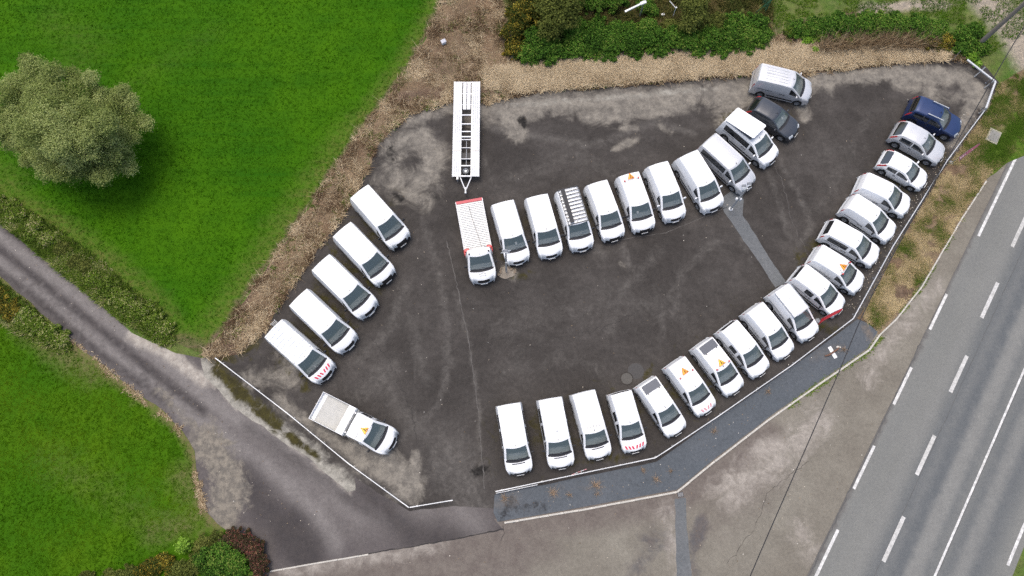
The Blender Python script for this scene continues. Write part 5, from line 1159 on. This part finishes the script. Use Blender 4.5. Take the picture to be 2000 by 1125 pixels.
bush('bramble_bush', [(1465, 62, .8, 1.1), (1490, 70, .6, .8), (1455, 85, .5, .8), (1480, 42, .9, .9), (1440, 40, .9, .9)], 8000, .12, LM_BRAM, 'bramble thicket at the right end of the hedge by the green fence', 'bush', 41, HEDG)
bush('bramble_bush', [(1130, 45, .5, .7), (1165, 48, .5, .8), (1205, 55, .6, .8), (1230, 52, .5, .6)], 5500, .11, LM_BRAM, 'low bramble strip directly left of the metal post', 'bush', 141, HEDG)
bush('bramble_bush', [(1310, 50, .5, .7), (1335, 55, .6, .7), (1385, 45, .7, .9), (1410, 40, .6, .8), (1400, 62, .6, .7)], 6000, .11, LM_OLIVE, 'brownish bramble mass right of the brownish olive tree', 'bush', 142, HEDG)
bush('ivy_bush', [(1160, -5, 1.2, 1.1), (1200, -10, 1.2, 1.0), (1260, 5, .8, .8), (1275, 20, .5, .5)], 5000, .12, LM_BRAM, 'dark green bush at the top edge above the hedge', 'bush', 42, HEDG)
H2 = 'bushes along the right part of the bank'
bush('hedge_bush', [(1560, 52, .6, .8), (1590, 50, .7, .9), (1620, 48, .8, .9), (1575, 68, .4, .5)], 6500, .11, LM_BRAM, 'leafy bush right of the hedge gap', 'bush', 43, H2)
bush('hedge_bush', [(1655, 45, .8, .9), (1690, 42, .8, .9), (1725, 42, .8, .9), (1670, 62, .5, .6), (1710, 60, .5, .6)], 7500, .11, LM_BRAM, 'leafy bush below the gravel strip', 'bush', 44, H2)
bush('hedge_bush', [(1760, 45, .8, .9), (1795, 48, .8, .9), (1825, 55, .8, .9), (1785, 65, .5, .6), (1745, 60, .4, .6)], 7500, .11, LM_BRAM, 'leafy bush with pale tips right of the gravel strip', 'bush', 45, H2)
bush('hedge_bush', [(1850, 78, .5, .7), (1835, 85, .4, .6), (1815, 78, .5, .7)], 4000, .11, LM_YEL, 'yellow-green bush between the hedge and the wooden pole', 'bush', 46, H2)
bush('hedge_bush', [(1882, 66, .7, .7), (1905, 60, .7, .7), (1895, 82, .5, .6), (1920, 90, .4, .6), (1880, 92, .5, .6), (1905, 108, .4, .5)], 6500, .11, LM_BRAM, 'dark green bush wrapped round the foot of the wooden pole', 'bush', 47, H2)
bush('hedge_bush', [(1600, 70, .4, .5), (1635, 72, .4, .5), (1660, 78, .35, .45), (1545, 60, .4, .5)], 3500, .10, LM_WEED, 'low yellow-green growth in front of the leafy bushes', 'bush', 143, H2)
bush('hedge_bush', [(1640, 32, .5, .6), (1700, 30, .5, .6), (1750, 32, .5, .6), (1800, 38, .5, .6), (1840, 50, .5, .6)], 5000, .10, LM_BRAM, 'back row of low bushes under the gravel strip', 'bush', 144, H2)
bush('young_shrub', [(1901, 110, .5, .32), (1912, 124, .4, .25)], 700, .14, LM_LIME, 'small bright leafy shrub beside the rail end', 'shrub', 48, H2, 1)
bush('young_shrub', [(1578, 78, .4, .35), (1592, 96, .3, .3)], 700, .11, LM_LIME, 'small light green weed below the hedge gap', 'shrub', 49, H2, 1)
# lane-side scrub
LS = 'scrub along the lane'
for i, (spots, n, mat, lab) in enumerate([
    ([(-15, 395, .35, .7), (15, 405, .35, .7), (40, 420, .4, .7), (20, 425, .3, .5)], 4500, LM_WEED, 'scrub clump where the lane leaves the picture on the left'),
    ([(65, 440, .4, .65), (90, 465, .35, .65), (60, 460, .3, .5)], 4000, LM_WEED, 'yellow-flecked scrub clump beside the upper lane edge'),
    ([(118, 485, .3, .6), (145, 510, .3, .5), (165, 520, .25, .5)], 3000, LM_OLIVE, 'greyish low scrub in the middle of the lane hedge'),
    ([(180, 545, .4, .6), (205, 560, .45, .7), (225, 575, .4, .65)], 4500, LM_WEED, 'green scrub clump below the greyish one'),
    ([(245, 590, .45, .75), (270, 608, .45, .75), (255, 612, .3, .5), (295, 600, .3, .5)], 5000, LM_WEED, 'dense scrub clump with pale seed heads near the field corner'),
    ([(300, 628, .45, .7), (320, 640, .4, .6), (310, 650, .25, .45)], 4000, LM_WEED, 'last scrub clump at the field corner'),
    ([(-5, 590, .3, .7), (20, 605, .35, .7), (0, 570, .2, .5)], 3500, LM_YEL, 'yellow-green scrub at the left edge below the lane'),
    ([(45, 615, .4, .65), (70, 635, .4, .65), (50, 632, .3, .5)], 4000, LM_WEED, 'low scrub in the middle below the lane'),
    ([(95, 650, .4, .65), (118, 665, .4, .6)], 3500, LM_WEED, 'rounded scrub at the end of the lower lane edge')]):
    bush('scrub_clump', spots, n, .10, mat, lab, 'scrub', 60 + i, LS, 1)
# shrubs at the bottom
BB = 'garden shrubs at the bottom edge'
bush('garden_shrub', [(400, 1095, .8, .8), (430, 1085, .9, .9), (455, 1100, .8, .8), (420, 1120, .8, .9), (465, 1125, .7, .8)], 9000, .11, LM_BRAM, 'dark green spreading shrub at the bottom edge', 'shrub', 80, BB)
bush('garden_shrub', [(475, 1060, .7, .65), (495, 1078, .7, .6), (505, 1105, .6, .55), (455, 1050, .6, .6), (440, 1062, .6, .6), (500, 1130, .6, .5)], 8000, .09, LM_RED, 'reddish-leaved shrub at the edge of the lane entrance', 'shrub', 81, BB)
bush('garden_shrub', [(355, 1066, .75, .42)], 1300, .13, LM_LIME, 'small bright lime-green round shrub', 'shrub', 82, BB, 1)
bush('garden_shrub', [(300, 1105, .5, .6), (320, 1095, .5, .5), (280, 1118, .5, .6), (335, 1110, .5, .5)], 4500, .10, LM_YEL, 'yellow-green shrub at the bottom edge', 'shrub', 83, BB)
bush('garden_shrub', [(350, 1115, .7, .7), (380, 1105, .7, .6), (395, 1065, .5, .6), (420, 1055, .5, .5), (390, 1080, .5, .5)], 6000, .10, LM_OLIVE, 'dull dark shrub around the lime-green one', 'shrub', 84, BB)
bush('garden_shrub', [(250, 1122, .3, .5), (215, 1128, .3, .5), (170, 1132, .3, .5)], 3000, .09, LM_OLIVE, 'low creeping shrub left of the bottom shrubs', 'shrub', 85, BB)

# ---- blades: grass and straw that nobody could count
def sample_in(poly, n, seed, near=None):
    rg = np.random.default_rng(seed); lo, hi = poly.min(0), poly.max(0); out = np.zeros((0, 2))
    while len(out) < n:
        P = rg.uniform(lo, hi, (n, 2)); out = np.vstack([out, P[inside(P, poly)]])
    return out[:n]
def blades(name, P, zbase, hgt, wid, lean, mat, label, cat, tint, seed, up=1.0):
    rg = np.random.default_rng(seed); n = len(P); a = rg.uniform(0, 2 * np.pi, n); h = hgt * rg.uniform(.5, 1.4, n)
    ln = h * lean * rg.uniform(.3, 1.4, n); b = a + np.pi / 2; w = wid * rg.uniform(.6, 1.4, n)
    base = np.column_stack([P, zbase]); dx = np.column_stack([np.cos(b) * w, np.sin(b) * w, np.zeros(n)])
    tip = base + np.column_stack([np.cos(a) * ln, np.sin(a) * ln, h * up])
    Vv = np.stack([base - dx, base + dx, tip], 1).reshape(-1, 3)
    me = bpy.data.meshes.new(name); me.vertices.add(3 * n); me.vertices.foreach_set('co', Vv.astype(np.float32).ravel())
    me.loops.add(3 * n); me.loops.foreach_set('vertex_index', np.arange(3 * n, dtype=np.int32)); me.polygons.add(n)
    me.polygons.foreach_set('loop_start', np.arange(0, 3 * n, 3, dtype=np.int32)); me.polygons.foreach_set('loop_total', np.full(n, 3, np.int32))
    me.materials.append(mat); at = me.attributes.new('tint', 'FLOAT', 'FACE'); at.data.foreach_set('value', np.clip(tint, 0, 1).astype(np.float32)); me.update(); me.validate()
    o = obj(name, me); tag(o, label, cat, kind='stuff'); return o
def tufts(poly, n, k, spread, seed):
    """blade roots in tufts of k; returns points and one random value per tuft"""
    rg = np.random.default_rng(seed); C = sample_in(poly, n // k, seed)
    P = np.repeat(C, k, 0) + rg.normal(0, spread, (len(C) * k, 2)); return P, np.repeat(rg.normal(0, 1, len(C)), k)
def patchy(P, sc, seed, amp=.35):
    return np.array([amp * mnoise.noise(Vector((p[0] * sc, p[1] * sc, seed))) + .5 * amp * mnoise.noise(Vector((p[0] * sc * 3.3, p[1] * sc * 3.3, seed + 4))) for p in P])
NPR = np.random.default_rng(99)
bank_w = GA([p for p in bank_pts if p[1] > -100])
P, tv = tufts(bank_w, 200000, 20, .13, 1); keep = np.array(patchy(P, .8, 2, 1.0)) > -.10; P = P[keep]; tv = tv[keep]
blades('dry_grass', P, np.full(len(P), .08), .24, .020, 1.3, LM_DRY, 'pale dry cut grass covering the bank', 'dry grass', .30 + patchy(P, .45, 5, .8) + tv * .34 + NPR.normal(0, .08, len(P)), 1, .6)
P, tv = tufts(bank_w, 26000, 12, .12, 71); kp = patchy(P, .5, 72, 1.0) > .12; P = P[kp]; tv = tv[kp]
blades('bank_weeds', P, np.full(len(P), .08), .16, .025, 1.1, LM_WEED, 'sparse green weeds among the dry grass of the bank', 'weeds', .35 + tv * .2, 71)
kp = sample_in(bank_w, 5200, 73)
blades('bank_stalks', kp, np.full(len(kp), .1), .5, .014, 1.6, LM_DRY, 'long loose straw stalks lying on the bank', 'dry grass', .75 + NPR.normal(0, .25, len(kp)), 73, .35)
straw = GA([(1000, 132), (1250, 112), (1500, 100), (1560, 92), (1700, 98), (1850, 104), (1840, 118), (1700, 124), (1560, 140), (1400, 146), (1200, 164), (1000, 180), (950, 170), (945, 140)])
P, tv = tufts(straw, 90000, 18, .12, 3)
blades('straw_strip', P, np.full(len(P), .14), .34, .022, 1.3, LM_DRY, 'thick straw-coloured grass strip below the hedge', 'dry grass', .88 + patchy(P, .9, 9, .4) + tv * .26 + NPR.normal(0, .10, len(P)), 3, .6)
tall = GA([(1600, 86), (1720, 76), (1820, 80), (1830, 100), (1720, 98), (1600, 104)])
P = sample_in(tall, 2600, 5)
blades('tall_dry_grass', P, np.full(len(P), .1), .9, .02, .9, LM_DRY, 'tall brown dry grass stalks in front of the right bushes', 'dry grass', .35 + NPR.normal(0, .2, len(P)), 5)
vg = GA([(1684, 622), (1757, 478), (1852, 326), (1932, 214), (1950, 170), (2010, 130), (2010, 262), (1962, 312), (1924, 346), (1872, 424), (1790, 560), (1740, 618), (1712, 640)])
P, tv = tufts(vg, 80000, 12, .09, 6); keep = patchy(P, .7, 12, .9) > -.25; P = P[keep]; tv = tv[keep]
gx = np.clip((np.array([road_st_w(p) for p in P]) + 5.2) / 2.5, 0, 1) * np.clip((P[:, 1] - 20) / 6, 0, 1)
blades('verge_grass', P, np.full(len(P), .05), .17, .016, 1.4, LM_VERGE, 'half dry grass on the verge beside the road', 'grass', .74 - .60 * gx + patchy(P, .5, 15, .8) + tv * .16 + NPR.normal(0, .08, len(P)), 6, .6)
fp = GA([(-60, -40), (872, -40), (846, 42), (800, 128), (752, 192), (695, 268), (640, 350), (560, 466), (480, 580), (420, 664), (390, 690), (345, 668), (300, 605), (200, 512), (100, 440), (0, 382), (-60, 345)])
P, tv = tufts(fp, 240000, 8, .05, 7)
blades('field_grass', P, np.full(len(P), .012), .05, .014, .9, LM_GRASS, 'short bright green grass of the field', 'grass', .5 + patchy(P, .13, 21, .95) + tv * .06 + NPR.normal(0, .10, len(P)), 7)
lw = GA([(-60, 520), (0, 552), (60, 604), (140, 680), (260, 772), (352, 848), (374, 886), (378, 925), (390, 990), (410, 1025), (300, 1085), (240, 1150), (-60, 1150)])
P, tv = tufts(lw, 120000, 8, .05, 8)
blades('lawn_grass', P, np.full(len(P), .02), .05, .014, .9, LM_LAWN, 'bright lawn grass left of the lane', 'grass', .5 + patchy(P, .25, 25, 1.0) + tv * .07 + NPR.normal(0, .10, len(P)), 8)
mp = GA([(1500, -40), (2040, -40), (2010, 60), (1930, 110), (1880, 50), (1700, 20), (1560, 36), (1510, 60)])
P = sample_in(mp, 22000, 9); P = P[patchy(P, .5, 31, .8) > -.15]
blades('meadow_grass', P, np.full(len(P), .01), .15, .018, 1.0, LM_LAWN, 'rough meadow grass behind the hedge', 'grass', .6 + patchy(P, .4, 33, .6) + NPR.normal(0, .2, len(P)), 9)
for nm, poly_, n, lab, sd_ in (('lane_weeds', [(-60, 345), (0, 385), (100, 442), (200, 516), (300, 606), (345, 668), (320, 672), (262, 640), (215, 606), (110, 520), (0, 430), (-60, 388)], 42000, 'weeds and tall grass between the lane and the field', 51), ('lower_lane_weeds', [(-60, 500), (0, 552), (60, 602), (140, 676), (120, 690), (40, 650), (-60, 590)], 18000, 'weeds between the lane and the lawn', 52)):
    P, tv = tufts(GA(poly_), n, 12, .10, sd_)
    blades(nm, P, np.full(len(P), .02), .26, .03, 1.1, LM_WEED, lab, 'weeds', .48 + patchy(P, .6, sd_, .7) + tv * .28 + NPR.normal(0, .1, len(P)), sd_)
rough = GA([(985, -60), (1500, -60), (1508, 62), (1400, 66), (1250, 62), (1100, 70), (1000, 60)])
P, tv = tufts(rough, 42000, 14, .12, 61); P = P[patchy(P, .5, 62, .8) > -.35]; tv = tv[:len(P)]
blades('rough_weeds', P, np.full(len(P), .01), .35, .03, 1.1, LM_ROUGH, 'brownish rough weeds behind the bramble hedge', 'weeds', .45 + patchy(P, .5, 63, .7) + tv * .2 + NPR.normal(0, .1, len(P)), 61)
# weeds in the mossy strip by the rail and tufts along the kerbs
for nm, ln, n, hw_, mat, lab in (('kerb_weeds', [(1500, 822), (1560, 780), (1612, 744), (1700, 684), (1745, 628), (1800, 560), (1880, 425)], 2600, .22, LM_WEED, 'green mossy growth and weeds along the roadside kerb'), ('lane_edge_litter', [(140, 668), (258, 764), (356, 844), (384, 925), (400, 1005)], 3800, .30, LM_DRY, 'dry leaf litter along the lane edge of the lawn')):
    pts = GA(ln); rg = np.random.default_rng(n); k = rg.integers(0, len(pts) - 1, n); t_ = rg.random(n)[:, None]; P = pts[k] * (1 - t_) + pts[k + 1] * t_ + rg.normal(0, hw_ * .5, (n, 2))
    keep = patchy(P, .5, n, .8) > -.05; P = P[keep]
    blades(nm, P, np.full(len(P), .03), .10, .022, 1.6, mat, lab, 'weeds', .5 + rg.normal(0, .25, len(P)), n, .5)
# dead weeds on the footpath, each a plant
for i, (px, py, r_) in enumerate(((1080, 963, .5), (1112, 966, .3), (1165, 948, .55), (1166, 965, .25), (1282, 936, .38), (1310, 920, .26), (1256, 918, .3), (985, 972, .4), (1500, 765, .3), (1395, 842, .35), (1648, 683, .35), (1165, 962, .3))[:11]):
    q = G(px, py); rg = random.Random(200 + i); m = MB()
    for k in range(int(60 * r_ / .4)):
        a = rg.uniform(0, 6.28); l = r_ * rg.uniform(.15, 1.25) ** 1.3; o_ = Vector((rg.gauss(0, r_ * .22), rg.gauss(0, r_ * .16), 0))
        p_ = o_.copy(); a2 = a
        for st in range(4):
            a2 += rg.uniform(-.6, .6); q_ = p_ + Vector((math.cos(a2), math.sin(a2), 0)) * l / 4; q_.z = max(.01, .10 * math.sin(math.pi * (st + 1) / 4.4) * rg.uniform(.5, 1.4))
            m.tube(p_, q_, .008 - .0015 * st, .0068 - .0015 * st, n=3, caps=False); p_ = q_
    o = m.build('dead_weed', plain('dead_stalks', (.33, .245, .17), .9, 0, 0, .2, 5)); o.location = (q.x, q.y, .034)
    tag(o, ['sprawling dead weed nearest the entrance end of the rail', 'small dead weed touching the first sprawling one', 'largest dead weed on the footpath below the rail', 'tiny dead weed below the largest one', 'dead weed below the striped bonnet van', 'small dead weed at the footpath bend', 'faint dead weed under the rail bend', 'thin dead weed at the very start of the footpath', 'dead weed on the upper footpath stretch', 'dead weed halfway along the footpath', 'dead weed beside the white board'][i], 'dead weed', 'dead weeds on the footpath')
# small litter: leaves and pebbles strewn over the asphalt
P = np.vstack([sample_in(GA([(0, 450), (330, 700), (640, 1000), (560, 1080), (420, 1010), (380, 870), (200, 712), (0, 540)]), 160, 40), sample_in(GA([(500, 690), (800, 240), (1500, 180), (1850, 140), (1680, 590), (1280, 880), (980, 940), (800, 960)]), 260, 41), sample_in(GA([(1640, 610), (1740, 450), (1880, 220), (1920, 215), (1770, 470), (1690, 600)]), 620, 42), sample_in(GA([(980, 960), (1280, 890), (1670, 615), (1700, 660), (1400, 890), (1320, 955), (980, 1015)]), 120, 43), sample_in(GA([(1000, 1040), (1330, 975), (1700, 690), (1740, 750), (1600, 1120), (700, 1120)]), 130, 44)])
C = np.column_stack([P, np.full(len(P), .042)]); N = np.tile([0, 0, 1.], (len(P), 1)) + NPR.normal(0, .15, (len(P), 3))
LM_LIT = leaf_mat('litter', [(0, (.10, .07, .04)), (.5, (.28, .22, .15)), (1, (.62, .60, .54))], .9, 0)
o = obj('leaf_litter', quads('leaf_litter', C, N, .05, LM_LIT, NPR.uniform(0, 1, len(P)), 1.3)); tag(o, 'tiny fallen leaves and pebbles strewn on the asphalt', 'litter', kind='stuff')
